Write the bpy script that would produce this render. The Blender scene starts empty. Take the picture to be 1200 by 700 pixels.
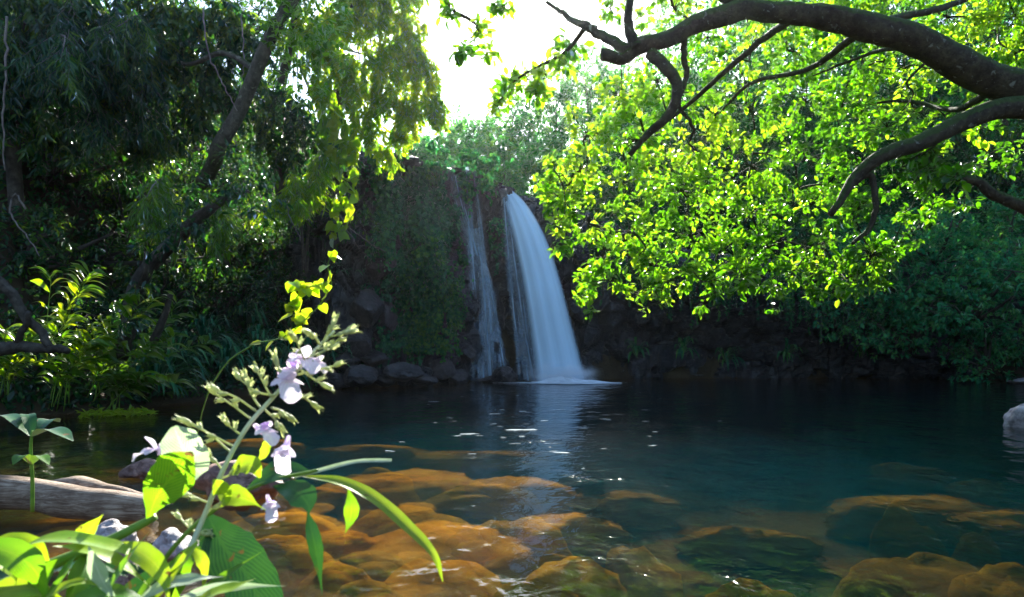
import bpy, bmesh, math
import numpy as np
from mathutils import Vector, noise
from mathutils.bvhtree import BVHTree

S = bpy.context.scene
COL = S.collection
R = math.radians
CAM_H, F, HX, HY = 1.2, 800.0, 600.0, 409.0      # camera height above the water, focal length and horizon in photo pixels

# ------------------------------------------------------------------ camera, sky, sun, exposure
cd = bpy.data.cameras.new('camera'); cam = bpy.data.objects.new('camera', cd); COL.objects.link(cam)
cam.location = (0, 0, CAM_H); cam.rotation_euler = (R(90), 0, 0)
cd.sensor_width = 36; cd.lens = 24; cd.shift_y = (HY - 350) / 1200.0
cd.clip_start = 0.05; cd.clip_end = 1500
cd.dof.use_dof = True; cd.dof.focus_distance = 15; cd.dof.aperture_fstop = 8
S.camera = cam
SUN_DIR = Vector(((682 - HX) / F, 1.0, (HY + 80) / F)).normalized()
EL = math.asin(SUN_DIR.z); AZ = math.atan2(SUN_DIR.x, SUN_DIR.y)
w = bpy.data.worlds.new('World'); S.world = w; w.use_nodes = True
nt = w.node_tree; nt.nodes.clear()
sk = nt.nodes.new('ShaderNodeTexSky'); sk.sky_type = 'NISHITA'; sk.sun_disc = False
sk.sun_elevation = EL; sk.sun_rotation = AZ; sk.air_density = 1.3; sk.dust_density = 0.8; sk.ozone_density = 3.5
bg = nt.nodes.new('ShaderNodeBackground'); bg.inputs['Strength'].default_value = 0.085
wo = nt.nodes.new('ShaderNodeOutputWorld')
nt.links.new(sk.outputs[0], bg.inputs[0]); nt.links.new(bg.outputs[0], wo.inputs[0])
sd = bpy.data.lights.new('sun', 'SUN'); sun = bpy.data.objects.new('sun', sd); COL.objects.link(sun)
sd.energy = 5.0; sd.angle = R(0.55); sd.color = (1.0, 0.95, 0.85)
sun.rotation_euler = SUN_DIR.to_track_quat('Z', 'Y').to_euler()
vs = S.view_settings
vs.view_transform = 'Standard'; vs.look = 'None'; vs.exposure = 2.2; vs.gamma = 1.0; vs.use_curve_mapping = False
cy = S.cycles
cy.use_denoising = True
cy.max_bounces = 8; cy.diffuse_bounces = 3; cy.glossy_bounces = 3; cy.transmission_bounces = 4; cy.volume_bounces = 3
cy.transparent_max_bounces = 24; cy.sample_clamp_indirect = 6; cy.caustics_reflective = False; cy.caustics_refractive = False

# ------------------------------------------------------------------ helpers
def P(px, py, Y):
    return np.array(((px - HX) / F * Y, Y, CAM_H + (HY - py) / F * Y))
def W(px, py, z):
    return P(px, py, (CAM_H - z) * F / (py - HY))
def sm(a, b, x):
    t = np.clip((x - a) / (b - a), 0, 1); return t * t * (3 - 2 * t)
def norm(v):
    return v / np.maximum(np.linalg.norm(v, axis=-1, keepdims=True), 1e-9)
def spline(pts, n):
    p = np.array(pts, float); m = len(p)
    if m == 2:
        t = np.linspace(0, 1, n)[:, None]; return p[0] * (1 - t) + p[1] * t
    q = np.vstack([2 * p[0] - p[1], p, 2 * p[-1] - p[-2]])
    ts = np.linspace(0, m - 1, n); i = np.minimum(ts.astype(int), m - 2); t = (ts - i)[:, None]
    a, b, c, d = q[i], q[i + 1], q[i + 2], q[i + 3]
    return 0.5 * (2 * b + (c - a) * t + (2 * a - 5 * b + 4 * c - d) * t * t + (3 * b - 3 * c + d - a) * t ** 3)

class Geo:
    def __init__(s):
        s.v, s.f, s.n, s.t, s.uv = [], [], 0, [], []
    def add(s, verts, faces, tint=None, uv=None):
        verts = np.asarray(verts, float).reshape(-1, 3); k = len(verts)
        s.v.append(verts)
        for fa in (faces if isinstance(faces, list) else [faces]):
            s.f.append(np.asarray(fa, np.int64) + s.n)
        s.t.append(np.broadcast_to(np.asarray(0.5 if tint is None else tint, float), (k,)))
        s.uv.append(np.zeros((k, 2)) if uv is None else np.asarray(uv, float).reshape(-1, 2))
        s.n += k
    def build(s, name, mat, parent=None, smooth=True, loc=None):
        v = np.vstack(s.v)
        if parent is not None:
            v = v - np.array(parent.matrix_world.translation if parent.parent else parent.location)
        me = bpy.data.meshes.new(name)
        sizes = np.concatenate([np.full(len(a), a.shape[1]) for a in s.f]); loops = np.concatenate([a.ravel() for a in s.f])
        me.vertices.add(len(v)); me.vertices.foreach_set('co', v.ravel())
        me.loops.add(len(loops)); me.loops.foreach_set('vertex_index', loops)
        me.polygons.add(len(sizes)); me.polygons.foreach_set('loop_start', np.concatenate([[0], np.cumsum(sizes)[:-1]]))
        me.polygons.foreach_set('use_smooth', np.full(len(sizes), smooth))
        at = me.attributes.new('tint', 'FLOAT', 'POINT'); at.data.foreach_set('value', np.concatenate(s.t))
        uv = np.vstack(s.uv)
        for i, nm in enumerate(('lu', 'lv')):
            a = me.attributes.new(nm, 'FLOAT', 'POINT'); a.data.foreach_set('value', np.ascontiguousarray(uv[:, i]))
        me.materials.append(mat); me.update(calc_edges=True)
        o = bpy.data.objects.new(name, me); COL.objects.link(o)
        if parent is not None: o.parent = parent
        return o

def tag(o, label=None, cat=None, group=None, kind=None):
    if label: o['label'] = label
    if cat: o['category'] = cat
    if group: o['group'] = group
    if kind: o['kind'] = kind
    return o
def thing(name, loc, label, cat, group=None):
    o = bpy.data.objects.new(name, None); COL.objects.link(o); o.location = [float(c) for c in loc]
    o.empty_display_size = 0.1
    return tag(o, label, cat, group)

def tube(g, pts, rad, sides=8, tint=0.5, cap=True):
    pts = np.asarray(pts, float); n = len(pts)
    rad = np.interp(np.linspace(0, 1, n), np.linspace(0, 1, len(np.atleast_1d(rad))), np.atleast_1d(rad))
    tg = norm(np.gradient(pts, axis=0)); ref = np.array((0.13, 0.31, 0.94))
    if abs(tg[:, 2]).mean() > 0.85: ref = np.array((0.9, 0.4, 0.1))
    a = norm(np.cross(tg, ref)); b = np.cross(tg, a)
    th = np.linspace(0, 2 * np.pi, sides, endpoint=False)
    ring = pts[:, None] + rad[:, None, None] * (np.cos(th)[None, :, None] * a[:, None] + np.sin(th)[None, :, None] * b[:, None])
    idx = np.arange(n * sides).reshape(n, sides); nx = np.roll(idx, -1, 1)
    q = np.stack([idx[:-1], nx[:-1], nx[1:], idx[1:]], -1).reshape(-1, 4)
    fs = [q]
    if cap: fs += [idx[-1][None, :], idx[0][::-1][None, :]]
    g.add(ring.reshape(-1, 3), fs, tint)

def wob(pts, amp, rng):
    pts = np.array(pts, float); pts[1:-1] += rng.normal(0, amp, (len(pts) - 2, 3)); return pts

# leaf templates: y along the leaf, x across, z up
T_OVAL = (np.array([(0, 0, 0), (-.5, .35, .10), (-.42, .72, .06), (0, 1, -.10), (.42, .72, .06), (.5, .35, .10)]),
          np.array([(0, 3, 2, 1), (0, 5, 4, 3)]))
T_LONG = (np.array([(0, 0, 0), (-.5, .28, .08), (0, .3, 0), (.5, .28, .08), (-.42, .62, -.02), (0, .65, -.08), (.42, .62, -.02), (0, 1, -.32)]),
          [np.array([(1, 2, 5, 4), (2, 3, 6, 5)]), np.array([(0, 2, 1), (0, 3, 2), (4, 5, 7), (5, 6, 7)])])
T_HEART = (np.array([(0, 0, 0), (-.34, -.12, .06), (-.55, .2, .10), (-.36, .65, .05), (0, 1.05, -.12), (.36, .65, .05), (.55, .2, .10), (.34, -.12, .06)]),
           np.array([(0, 4, 3, 2), (0, 6, 5, 4)]))
T_HEART = (T_HEART[0], [T_HEART[1], np.array([(0, 2, 1), (0, 7, 6)])])
def leaves(g, pos, d, nrm, L, Wd, tmpl, tint):
    pos = np.asarray(pos); N = len(pos)
    if N == 0: return
    y = norm(d); x = norm(np.cross(y, nrm)); z = np.cross(x, y)
    tv, tf = tmpl
    L = np.broadcast_to(L, (N,)); Wd = np.broadcast_to(Wd, (N,)); tint = np.broadcast_to(tint, (N,))
    v = (pos[:, None] + tv[None, :, 0:1] * (x * Wd[:, None])[:, None] + tv[None, :, 1:2] * (y * L[:, None])[:, None]
         + tv[None, :, 2:3] * (z * L[:, None])[:, None] * 0.8)
    k = len(tv); off = (np.arange(N) * k)[:, None, None]
    fs = [(f[None] + off).reshape(-1, f.shape[1]) for f in (tf if isinstance(tf, list) else [tf])]
    uv = np.tile(np.stack([tv[:, 0] + .5, tv[:, 1]], -1), (N, 1))
    g.add(v.reshape(-1, 3), fs, np.repeat(tint, k), uv)
def rvec(rng, n):
    return norm(rng.normal(0, 1, (n, 3)))

# ------------------------------------------------------------------ materials
def newmat(name):
    m = bpy.data.materials.new(name); m.use_nodes = True; m.node_tree.nodes.clear()
    n = m.node_tree.nodes; l = m.node_tree.links
    def N(t, **kw):
        x = n.new('ShaderNode' + t)
        for k, v in kw.items():
            if k.startswith('_'): setattr(x, k[1:], v)
            else: x.inputs[k.replace('__', ' ')].default_value = v
        return x
    out = N('OutputMaterial')
    return m, N, l.new, out
def ramp(N, stops):
    r = N('ValToRGB'); e = r.color_ramp.elements
    while len(e) < len(stops): e.new(0.5)
    for i, (p, c) in enumerate(stops):
        e[i].position = p; e[i].color = (*c, 1) if len(c) == 3 else c
    return r

def mat_leaf(name, stops, tstops, trans=0.45, gloss=0.5, rough=0.35):
    m, N, link, out = newmat(name)
    at = N('Attribute', _attribute_name='tint'); 
    ns = N('TexNoise', Scale=0.55, Detail=1.0); ge = N('NewGeometry'); link(ge.outputs['Position'], ns.inputs['Vector'])
    ad = N('Math', _operation='ADD'); mu = N('MapRange'); mu.inputs['From Min'].default_value = 0.3; mu.inputs['From Max'].default_value = 0.7
    mu.inputs['To Min'].default_value = -0.22; mu.inputs['To Max'].default_value = 0.22
    link(ns.outputs['Fac'], mu.inputs['Value']); link(at.outputs['Fac'], ad.inputs[0]); link(mu.outputs[0], ad.inputs[1])
    r1, r2 = ramp(N, stops), ramp(N, tstops)
    link(ad.outputs[0], r1.inputs[0]); link(ad.outputs[0], r2.inputs[0])
    d = N('BsdfDiffuse'); t = N('BsdfTranslucent'); link(r1.outputs[0], d.inputs[0]); link(r2.outputs[0], t.inputs[0])
    mx = N('MixShader', Fac=trans); link(d.outputs[0], mx.inputs[1]); link(t.outputs[0], mx.inputs[2])
    gl = N('BsdfGlossy', Roughness=rough); gl.inputs[0].default_value = (1, 1, 1, 1)
    fr = N('Fresnel', IOR=1.42); fm = N('Math', _operation='MULTIPLY'); fm.inputs[1].default_value = gloss
    link(fr.outputs[0], fm.inputs[0])
    m2 = N('MixShader'); link(fm.outputs[0], m2.inputs[0]); link(mx.outputs[0], m2.inputs[1]); link(gl.outputs[0], m2.inputs[2])
    link(m2.outputs[0], out.inputs['Surface'])
    return m
def ls(a, b, c): return [(0.1, a), (0.55, b), (0.95, c)]
M = {}
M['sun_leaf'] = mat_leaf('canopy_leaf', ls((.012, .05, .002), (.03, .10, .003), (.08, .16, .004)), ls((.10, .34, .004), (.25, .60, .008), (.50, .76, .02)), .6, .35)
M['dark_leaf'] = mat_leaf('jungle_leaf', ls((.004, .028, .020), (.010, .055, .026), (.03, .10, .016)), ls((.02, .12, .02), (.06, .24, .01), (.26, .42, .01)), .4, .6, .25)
M['teal_leaf'] = mat_leaf('hill_leaf', ls((.003, .05, .026), (.008, .085, .034), (.03, .14, .025)), ls((.02, .20, .05), (.05, .30, .05), (.16, .42, .04)), .45, .22, .45)
M['bush_leaf'] = mat_leaf('bush_leaf', ls((.008, .11, .052), (.02, .19, .08), (.06, .24, .06)), ls((.03, .24, .06), (.06, .36, .06), (.18, .46, .05)), .4, .2, .45)
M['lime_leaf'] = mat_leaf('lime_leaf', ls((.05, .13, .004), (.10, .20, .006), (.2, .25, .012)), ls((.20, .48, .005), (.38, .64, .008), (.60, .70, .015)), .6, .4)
M['far_leaf'] = mat_leaf('ridge_leaf', ls((.006, .06, .022), (.015, .10, .03), (.05, .15, .025)), ls((.05, .34, .06), (.12, .52, .07), (.3, .62, .07)), .5, .15, .5)
M['ivy_leaf'] = mat_leaf('creeper_leaf', ls((.006, .07, .04), (.014, .125, .06), (.04, .17, .05)), ls((.02, .12, .04), (.03, .18, .05), (.08, .26, .04)), .25, .35, .4)
M['grass_leaf'] = mat_leaf('blade_leaf', ls((.02, .08, .006), (.05, .14, .006), (.10, .20, .008)), ls((.14, .38, .004), (.30, .52, .005), (.5, .6, .008)), .5, .6, .28)

def mat_bigleaf(name, c0, c1, t0, t1, trans=0.45, gloss=.75, vein=13.0, rough=.3):
    m, N, link, out = newmat(name)
    lu = N('Attribute', _attribute_name='lu'); lv = N('Attribute', _attribute_name='lv')
    ab = N('Math', _operation='SUBTRACT'); ab.inputs[1].default_value = .5; link(lu.outputs['Fac'], ab.inputs[0])
    a2 = N('Math', _operation='ABSOLUTE'); link(ab.outputs[0], a2.inputs[0])
    ph = N('Math', _operation='MULTIPLY_ADD'); ph.inputs[1].default_value = -1.1; link(a2.outputs[0], ph.inputs[0]); link(lv.outputs['Fac'], ph.inputs[2])
    s1 = N('Math', _operation='MULTIPLY'); s1.inputs[1].default_value = vein * 6.28; link(ph.outputs[0], s1.inputs[0])
    s2 = N('Math', _operation='SINE'); link(s1.outputs[0], s2.inputs[0])
    ns = N('TexNoise', Scale=35.0, Detail=4.0); ge = N('NewGeometry'); link(ge.outputs['Position'], ns.inputs['Vector'])
    f1 = N('Math', _operation='MULTIPLY_ADD'); f1.inputs[1].default_value = .22; link(s2.outputs[0], f1.inputs[0]); link(ns.outputs['Fac'], f1.inputs[2])
    mr = N('Math', _operation='LESS_THAN'); mr.inputs[1].default_value = .035; link(a2.outputs[0], mr.inputs[0])
    f2 = N('Math', _operation='MULTIPLY_ADD'); f2.inputs[1].default_value = .35; link(mr.outputs[0], f2.inputs[0]); link(f1.outputs[0], f2.inputs[2])
    r1, r2 = ramp(N, [(.3, c0), (.75, c1)]), ramp(N, [(.3, t0), (.75, t1)])
    link(f2.outputs[0], r1.inputs[0]); link(f2.outputs[0], r2.inputs[0])
    if name.startswith('broad'):      # brown blemishes
        nb = N('TexNoise', Scale=48.0, Detail=3.0, Distortion=.6); link(ge.outputs['Position'], nb.inputs['Vector']); bl_ = N('MapRange'); bl_.inputs['From Min'].default_value = .66; bl_.inputs['From Max'].default_value = .71; link(nb.outputs['Fac'], bl_.inputs['Value'])
        for rr_ in (0, 1):
            mxc = N('Mix', _data_type='RGBA'); link(bl_.outputs[0], mxc.inputs[0]); link((r1, r2)[rr_].outputs[0], mxc.inputs[6]); mxc.inputs[7].default_value = (.16, .09, .02, 1)
            if rr_ == 0: r1 = type('o', (), {'outputs': [mxc.outputs[2]]})
            else: r2 = type('o', (), {'outputs': [mxc.outputs[2]]})
    bp = N('Bump', Strength=.45, Distance=.002); link(f1.outputs[0], bp.inputs['Height'])
    d = N('BsdfDiffuse'); t = N('BsdfTranslucent'); link(r1.outputs[0], d.inputs[0]); link(r2.outputs[0], t.inputs[0])
    link(bp.outputs[0], d.inputs['Normal'])
    mx = N('MixShader', Fac=trans); link(d.outputs[0], mx.inputs[1]); link(t.outputs[0], mx.inputs[2])
    gl = N('BsdfGlossy', Roughness=rough); link(bp.outputs[0], gl.inputs['Normal'])
    fr = N('Fresnel', IOR=1.42); fm = N('Math', _operation='MULTIPLY'); fm.inputs[1].default_value = gloss; link(fr.outputs[0], fm.inputs[0])
    m2 = N('MixShader'); link(fm.outputs[0], m2.inputs[0]); link(mx.outputs[0], m2.inputs[1]); link(gl.outputs[0], m2.inputs[2])
    link(m2.outputs[0], out.inputs['Surface']); return m
M['big_green'] = mat_bigleaf('broad_green_leaf', (.03, .13, .012), (.08, .21, .02), (.16, .46, .008), (.32, .60, .012))
M['big_dark'] = mat_bigleaf('broad_dark_leaf', (.010, .06, .018), (.03, .11, .025), (.03, .14, .02), (.06, .2, .02), .25)
M['big_lime'] = mat_bigleaf('broad_lime_leaf', (.11, .24, .012), (.24, .36, .03), (.36, .62, .008), (.58, .74, .03))
M['big_pale'] = mat_bigleaf('pale_glare_leaf', (.26, .38, .22), (.62, .70, .55), (.3, .46, .2), (.5, .62, .36), .5)  # near-white: strong light and glare on the leaf put into its colour
M['petal'] = mat_bigleaf('lilac_petal', (.80, .68, .86), (.94, .90, .95), (.84, .70, .88), (.94, .90, .94), .5, .2, 6.0, .5)
M['petal_deep'] = mat_bigleaf('violet_petal', (.28, .12, .55), (.5, .3, .75), (.3, .15, .6), (.5, .3, .8), .5, .2, 6.0, .5)
M['calyx'] = mat_bigleaf('calyx_green', (.28, .38, .10), (.55, .6, .3), (.35, .45, .08), (.6, .65, .3), .5, .3, 5.0, .5)
M['stem_green'] = mat_bigleaf('green_stem', (.06, .16, .015), (.16, .27, .04), (.1, .3, .01), (.2, .4, .02), .2, .5, 3.0, .4)
M['stem_pale'] = mat_bigleaf('pale_stem', (.30, .38, .2), (.6, .66, .5), (.3, .4, .1), (.5, .6, .2), .3, .3, 3.0, .5)

def mat_rock(name, c0, c1, c2, scale=2.0, bump=.6, rough=.8, spec=.3, moss=None, mossamt=.5, dist=.05):
    m, N, link, out = newmat(name)
    ge = N('NewGeometry'); b = N('BsdfPrincipled'); b.inputs['Specular IOR Level'].default_value = spec
    n1 = N('TexNoise', Scale=scale, Detail=8.0, Roughness=.65); n2 = N('TexNoise', Scale=scale * 9, Detail=5.0, Roughness=.7)
    vo = N('TexVoronoi', Scale=scale * 2.2, _feature='DISTANCE_TO_EDGE')
    for x in (n1, n2): link(ge.outputs['Position'], x.inputs['Vector'])
    wm = N('Mix', _data_type='VECTOR'); wm.inputs[0].default_value = .25; link(ge.outputs['Position'], wm.inputs[4]); link(n1.outputs['Color'], wm.inputs[5]); link(wm.outputs[1], vo.inputs['Vector'])
    f = N('Math', _operation='MULTIPLY_ADD'); f.inputs[1].default_value = .35; link(n2.outputs['Fac'], f.inputs[0]); link(n1.outputs['Fac'], f.inputs[2])
    r = ramp(N, [(.42, c0), (.62, c1), (.85, c2)]); link(f.outputs[0], r.inputs[0]); colr = r.outputs[0]
    vr = ramp(N, [(0, (0, 0, 0)), (.05, (1, 1, 1))]); link(vo.outputs['Distance'], vr.inputs[0])
    if moss:
        sp = N('SeparateXYZ'); link(ge.outputs['Normal'], sp.inputs[0])
        mm = N('Math', _operation='MULTIPLY_ADD'); mm.inputs[1].default_value = .9; link(n1.outputs['Fac'], mm.inputs[2]); link(sp.outputs['Z'], mm.inputs[0])
        mr = ramp(N, [(1.0 - mossamt * .6, (0, 0, 0)), (1.0 - mossamt * .6 + .2 if mossamt > .35 else 1, (1, 1, 1))]); link(mm.outputs[0], mr.inputs[0])
        mx = N('Mix', _data_type='RGBA'); link(mr.outputs[0], mx.inputs[0]); link(colr, mx.inputs[6]); mx.inputs[7].default_value = (*moss, 1); colr = mx.outputs[2]
    link(colr, b.inputs['Base Color'])
    rr = N('MapRange'); rr.inputs['To Min'].default_value = max(.1, rough - .25); rr.inputs['To Max'].default_value = min(1, rough + .2); link(n2.outputs['Fac'], rr.inputs['Value']); link(rr.outputs[0], b.inputs['Roughness'])
    hs = N('Math', _operation='MULTIPLY_ADD'); hs.inputs[1].default_value = .35; link(n2.outputs['Fac'], hs.inputs[0]); link(n1.outputs['Fac'], hs.inputs[2])
    h2 = N('Math', _operation='MULTIPLY_ADD'); h2.inputs[1].default_value = .35; link(vr.outputs[0], h2.inputs[0]); link(hs.outputs[0], h2.inputs[2])
    bp = N('Bump', Strength=bump, Distance=dist); link(h2.outputs[0], bp.inputs['Height']); link(bp.outputs[0], b.inputs['Normal'])
    link(b.outputs[0], out.inputs['Surface']); return m
M['basalt'] = mat_rock('wet_basalt', (.006, .007, .010), (.016, .017, .021), (.050, .050, .056), 1.3, .9, .5, .4, dist=.12)
M['boulder'] = mat_rock('dark_boulder', (.007, .006, .008), (.022, .018, .020), (.065, .056, .058), 2.2, .9, .55, .45, dist=.06)
M['orange_rock'] = mat_rock('algae_rock', (.07, .022, .002), (.52, .185, .008), (.72, .33, .03), 2.0, .6, 1.0, .0, dist=.04)
M['olive_rock'] = mat_rock('dim_algae_rock', (.06, .026, .003), (.24, .10, .006), (.4, .2, .02), 2.0, .6, 1.0, .0, dist=.04)  # darker copy of the algae rock; on right-hand rocks tree shade put into colour
M['grey_rock'] = mat_rock('grey_rock', (.07, .06, .06), (.22, .19, .19), (.42, .38, .38), 6.0, .8, .6, .4, dist=.02)
M['red_rock'] = mat_rock('reddish_rock', (.05, .025, .02), (.14, .07, .055), (.3, .18, .14), 7.0, .9, .6, .4, dist=.02)
M['bed'] = mat_rock('ground_soil', (.018, .014, .009), (.04, .03, .018), (.075, .055, .03), 1.2, .8, .9, .1, dist=.08)
M['bark'] = mat_rock('branch_bark', (.014, .011, .008), (.038, .030, .019), (.08, .068, .04), 9.0, 1.0, .85, .2, moss=(.035, .06, .010), mossamt=.6, dist=.03)
M['dark_bark'] = mat_rock('dark_bark', (.016, .013, .010), (.04, .033, .026), (.085, .075, .06), 5.0, .9, .85, .2, dist=.03)
M['pale_twig'] = mat_rock('dry_stem', (.06, .05, .045), (.13, .11, .10), (.24, .21, .19), 9.0, .7, .8, .2, dist=.01)
M['grey_bark'] = mat_rock('grey_bark', (.022, .020, .016), (.06, .055, .045), (.12, .115, .09), 7.0, .9, .85, .2, moss=(.03, .05, .012), mossamt=.5, dist=.03)
def lichen(m, sc_=11.0, lo=.63, col=(.30, .31, .25)):
    t = m.node_tree; pb = [x for x in t.nodes if x.type == 'BSDF_PRINCIPLED'][0]; old = pb.inputs['Base Color'].links[0].from_socket
    ge = t.nodes.new('ShaderNodeNewGeometry'); ns = t.nodes.new('ShaderNodeTexNoise'); ns.inputs['Scale'].default_value = sc_; ns.inputs['Detail'].default_value = 3; ns.inputs['Distortion'].default_value = .5; t.links.new(ge.outputs['Position'], ns.inputs['Vector'])
    mr = t.nodes.new('ShaderNodeMapRange'); mr.inputs['From Min'].default_value = lo; mr.inputs['From Max'].default_value = lo + .05; mr.inputs['To Max'].default_value = .8; t.links.new(ns.outputs['Fac'], mr.inputs['Value'])
    mx = t.nodes.new('ShaderNodeMix'); mx.data_type = 'RGBA'; t.links.new(mr.outputs[0], mx.inputs[0]); t.links.new(old, mx.inputs[6]); mx.inputs[7].default_value = (*col, 1); t.links.new(mx.outputs[2], pb.inputs['Base Color'])
lichen(M['bark'], 11.0, .66, (.2, .21, .17)); lichen(M['bark'], 26.0, .68, (.2, .21, .17)); lichen(M['grey_bark'], 9.0, .6, (.16, .17, .13)); lichen(M['basalt'], 3.0, .66, (.10, .10, .09))
M['log_old'] = mat_rock('weathered_log', (.07, .045, .03), (.22, .16, .12), (.45, .38, .32), 8.0, 1.0, .75, .3, dist=.02)

def mat_ground():
    """forest soil on the banks, amber algae-covered silt below the waterline"""
    m = M['bed']; nt_ = m.node_tree; pb = [x for x in nt_.nodes if x.type == 'BSDF_PRINCIPLED'][0]; old = pb.inputs['Base Color'].links[0].from_socket
    ge = nt_.nodes.new('ShaderNodeNewGeometry'); sp = nt_.nodes.new('ShaderNodeSeparateXYZ'); nt_.links.new(ge.outputs['Position'], sp.inputs[0])
    ns = nt_.nodes.new('ShaderNodeTexNoise'); ns.inputs['Scale'].default_value = 1.1; ns.inputs['Detail'].default_value = 6; nt_.links.new(ge.outputs['Position'], ns.inputs['Vector'])
    r = nt_.nodes.new('ShaderNodeValToRGB'); e = r.color_ramp.elements; e[0].position = .38; e[0].color = (.018, .012, .005, 1); e[1].position = .70; e[1].color = (.24, .09, .008, 1); nt_.links.new(ns.outputs['Fac'], r.inputs[0])
    st = nt_.nodes.new('ShaderNodeMapRange'); st.inputs['From Min'].default_value = .02; st.inputs['From Max'].default_value = -.06; nt_.links.new(sp.outputs['Z'], st.inputs['Value'])
    mx = nt_.nodes.new('ShaderNodeMix'); mx.data_type = 'RGBA'; nt_.links.new(st.outputs[0], mx.inputs[0]); nt_.links.new(old, mx.inputs[6]); nt_.links.new(r.outputs[0], mx.inputs[7]); nt_.links.new(mx.outputs[2], pb.inputs['Base Color'])
mat_ground()
def mat_log():
    m, N, link, out = newmat('weathered_log'); ge = N('NewGeometry'); b = N('BsdfPrincipled', Roughness=.75); mp = N('Mapping'); mp.inputs['Scale'].default_value = (3, 30, 30); mp.inputs['Rotation'].default_value = (0, 0, .05); link(ge.outputs['Position'], mp.inputs['Vector'])
    n1 = N('TexNoise', Scale=1.0, Detail=11.0, Roughness=.75, Distortion=1.4); n2 = N('TexNoise', Scale=5.0, Detail=4.0); link(mp.outputs[0], n1.inputs['Vector']); link(ge.outputs['Position'], n2.inputs['Vector'])
    f = N('Math', _operation='MULTIPLY_ADD'); f.inputs[1].default_value = .6; link(n2.outputs['Fac'], f.inputs[0]); link(n1.outputs['Fac'], f.inputs[2])
    r = ramp(N, [(.5, (.02, .011, .006)), (.74, (.15, .088, .05)), (1.0, (.46, .35, .25))]); link(f.outputs[0], r.inputs[0]); link(r.outputs[0], b.inputs['Base Color'])
    bp = N('Bump', Strength=1.0, Distance=.02); link(f.outputs[0], bp.inputs['Height']); link(bp.outputs[0], b.inputs['Normal']); link(b.outputs[0], out.inputs['Surface']); return m
M['log'] = mat_log()
def mat_water():
    m, N, link, out = newmat('pool_water')
    ge = N('NewGeometry'); mp = N('Mapping'); link(ge.outputs['Position'], mp.inputs['Vector']); mp.inputs['Scale'].default_value = (1, .8, 1)
    n1 = N('TexNoise', Scale=1.6, Detail=3.0, Roughness=.5, Distortion=.4); n2 = N('TexNoise', Scale=7.0, Detail=3.0, Roughness=.55, Distortion=.6)
    n3 = N('TexNoise', Scale=.22, Detail=1.0)
    for x in (n1, n2, n3): link(mp.outputs[0], x.inputs['Vector'])
    k = N('MapRange'); k.inputs['From Min'].default_value = .42; k.inputs['From Max'].default_value = .62; k.inputs['To Min'].default_value = .12; k.inputs['To Max'].default_value = .5; link(n3.outputs['Fac'], k.inputs['Value'])
    a = N('Math', _operation='MULTIPLY'); link(n2.outputs['Fac'], a.inputs[0]); link(k.outputs[0], a.inputs[1])
    h = N('Math', _operation='MULTIPLY_ADD'); h.inputs[1].default_value = 1.2; link(n1.outputs['Fac'], h.inputs[0]); link(a.outputs[0], h.inputs[2])
    n4 = N('TexNoise', Scale=17.0, Detail=2.0); n5 = N('TexNoise', Scale=1.1, Detail=3.0); link(mp.outputs[0], n4.inputs['Vector']); link(mp.outputs[0], n5.inputs['Vector'])
    pk = N('MapRange'); pk.inputs['From Min'].default_value = .58; pk.inputs['From Max'].default_value = .72; pk.inputs['To Max'].default_value = .75; link(n5.outputs['Fac'], pk.inputs['Value'])
    pm = N('Math', _operation='MULTIPLY_ADD'); link(n4.outputs['Fac'], pm.inputs[0]); link(pk.outputs[0], pm.inputs[1]); link(h.outputs[0], pm.inputs[2])
    bp = N('Bump', Strength=.6, Distance=.045); link(pm.outputs[0], bp.inputs['Height'])
    dt = N('VectorMath', _operation='DOT_PRODUCT'); link(bp.outputs[0], dt.inputs[0]); link(ge.outputs['Incoming'], dt.inputs[1])      # Schlick, the same from both sides
    ab = N('Math', _operation='ABSOLUTE'); link(dt.outputs['Value'], ab.inputs[0]); om = N('Math', _operation='SUBTRACT'); om.inputs[0].default_value = 1.0; link(ab.outputs[0], om.inputs[1])
    p5 = N('Math', _operation='POWER'); p5.inputs[1].default_value = 5.0; link(om.outputs[0], p5.inputs[0]); fr = N('Math', _operation='MULTIPLY_ADD', _use_clamp=True); fr.inputs[1].default_value = .98; fr.inputs[2].default_value = .02; link(p5.outputs[0], fr.inputs[0])
    t0 = N('BsdfTransparent'); rf = N('BsdfRefraction', IOR=1.33, Roughness=.16); link(bp.outputs[0], rf.inputs['Normal']); tr = N('MixShader', Fac=.5); link(t0.outputs[0], tr.inputs[1]); link(rf.outputs[0], tr.inputs[2]); gl = N('BsdfGlossy', Roughness=.05); link(bp.outputs[0], gl.inputs['Normal'])
    mx = N('MixShader'); link(fr.outputs[0], mx.inputs[0]); link(tr.outputs[0], mx.inputs[1]); link(gl.outputs[0], mx.inputs[2])
    link(mx.outputs[0], out.inputs['Surface'])
    va = N('VolumeAbsorption', Density=.56); va.inputs['Color'].default_value = (.48, .64, .58, 1)
    vc = N('VolumeScatter', Density=.034, Anisotropy=.2); vc.inputs['Color'].default_value = (.01, .38, .58, 1)
    ad = N('AddShader'); link(va.outputs[0], ad.inputs[0]); link(vc.outputs[0], ad.inputs[1]); link(ad.outputs[0], out.inputs['Volume'])
    return m
M['water'] = mat_water()
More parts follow.
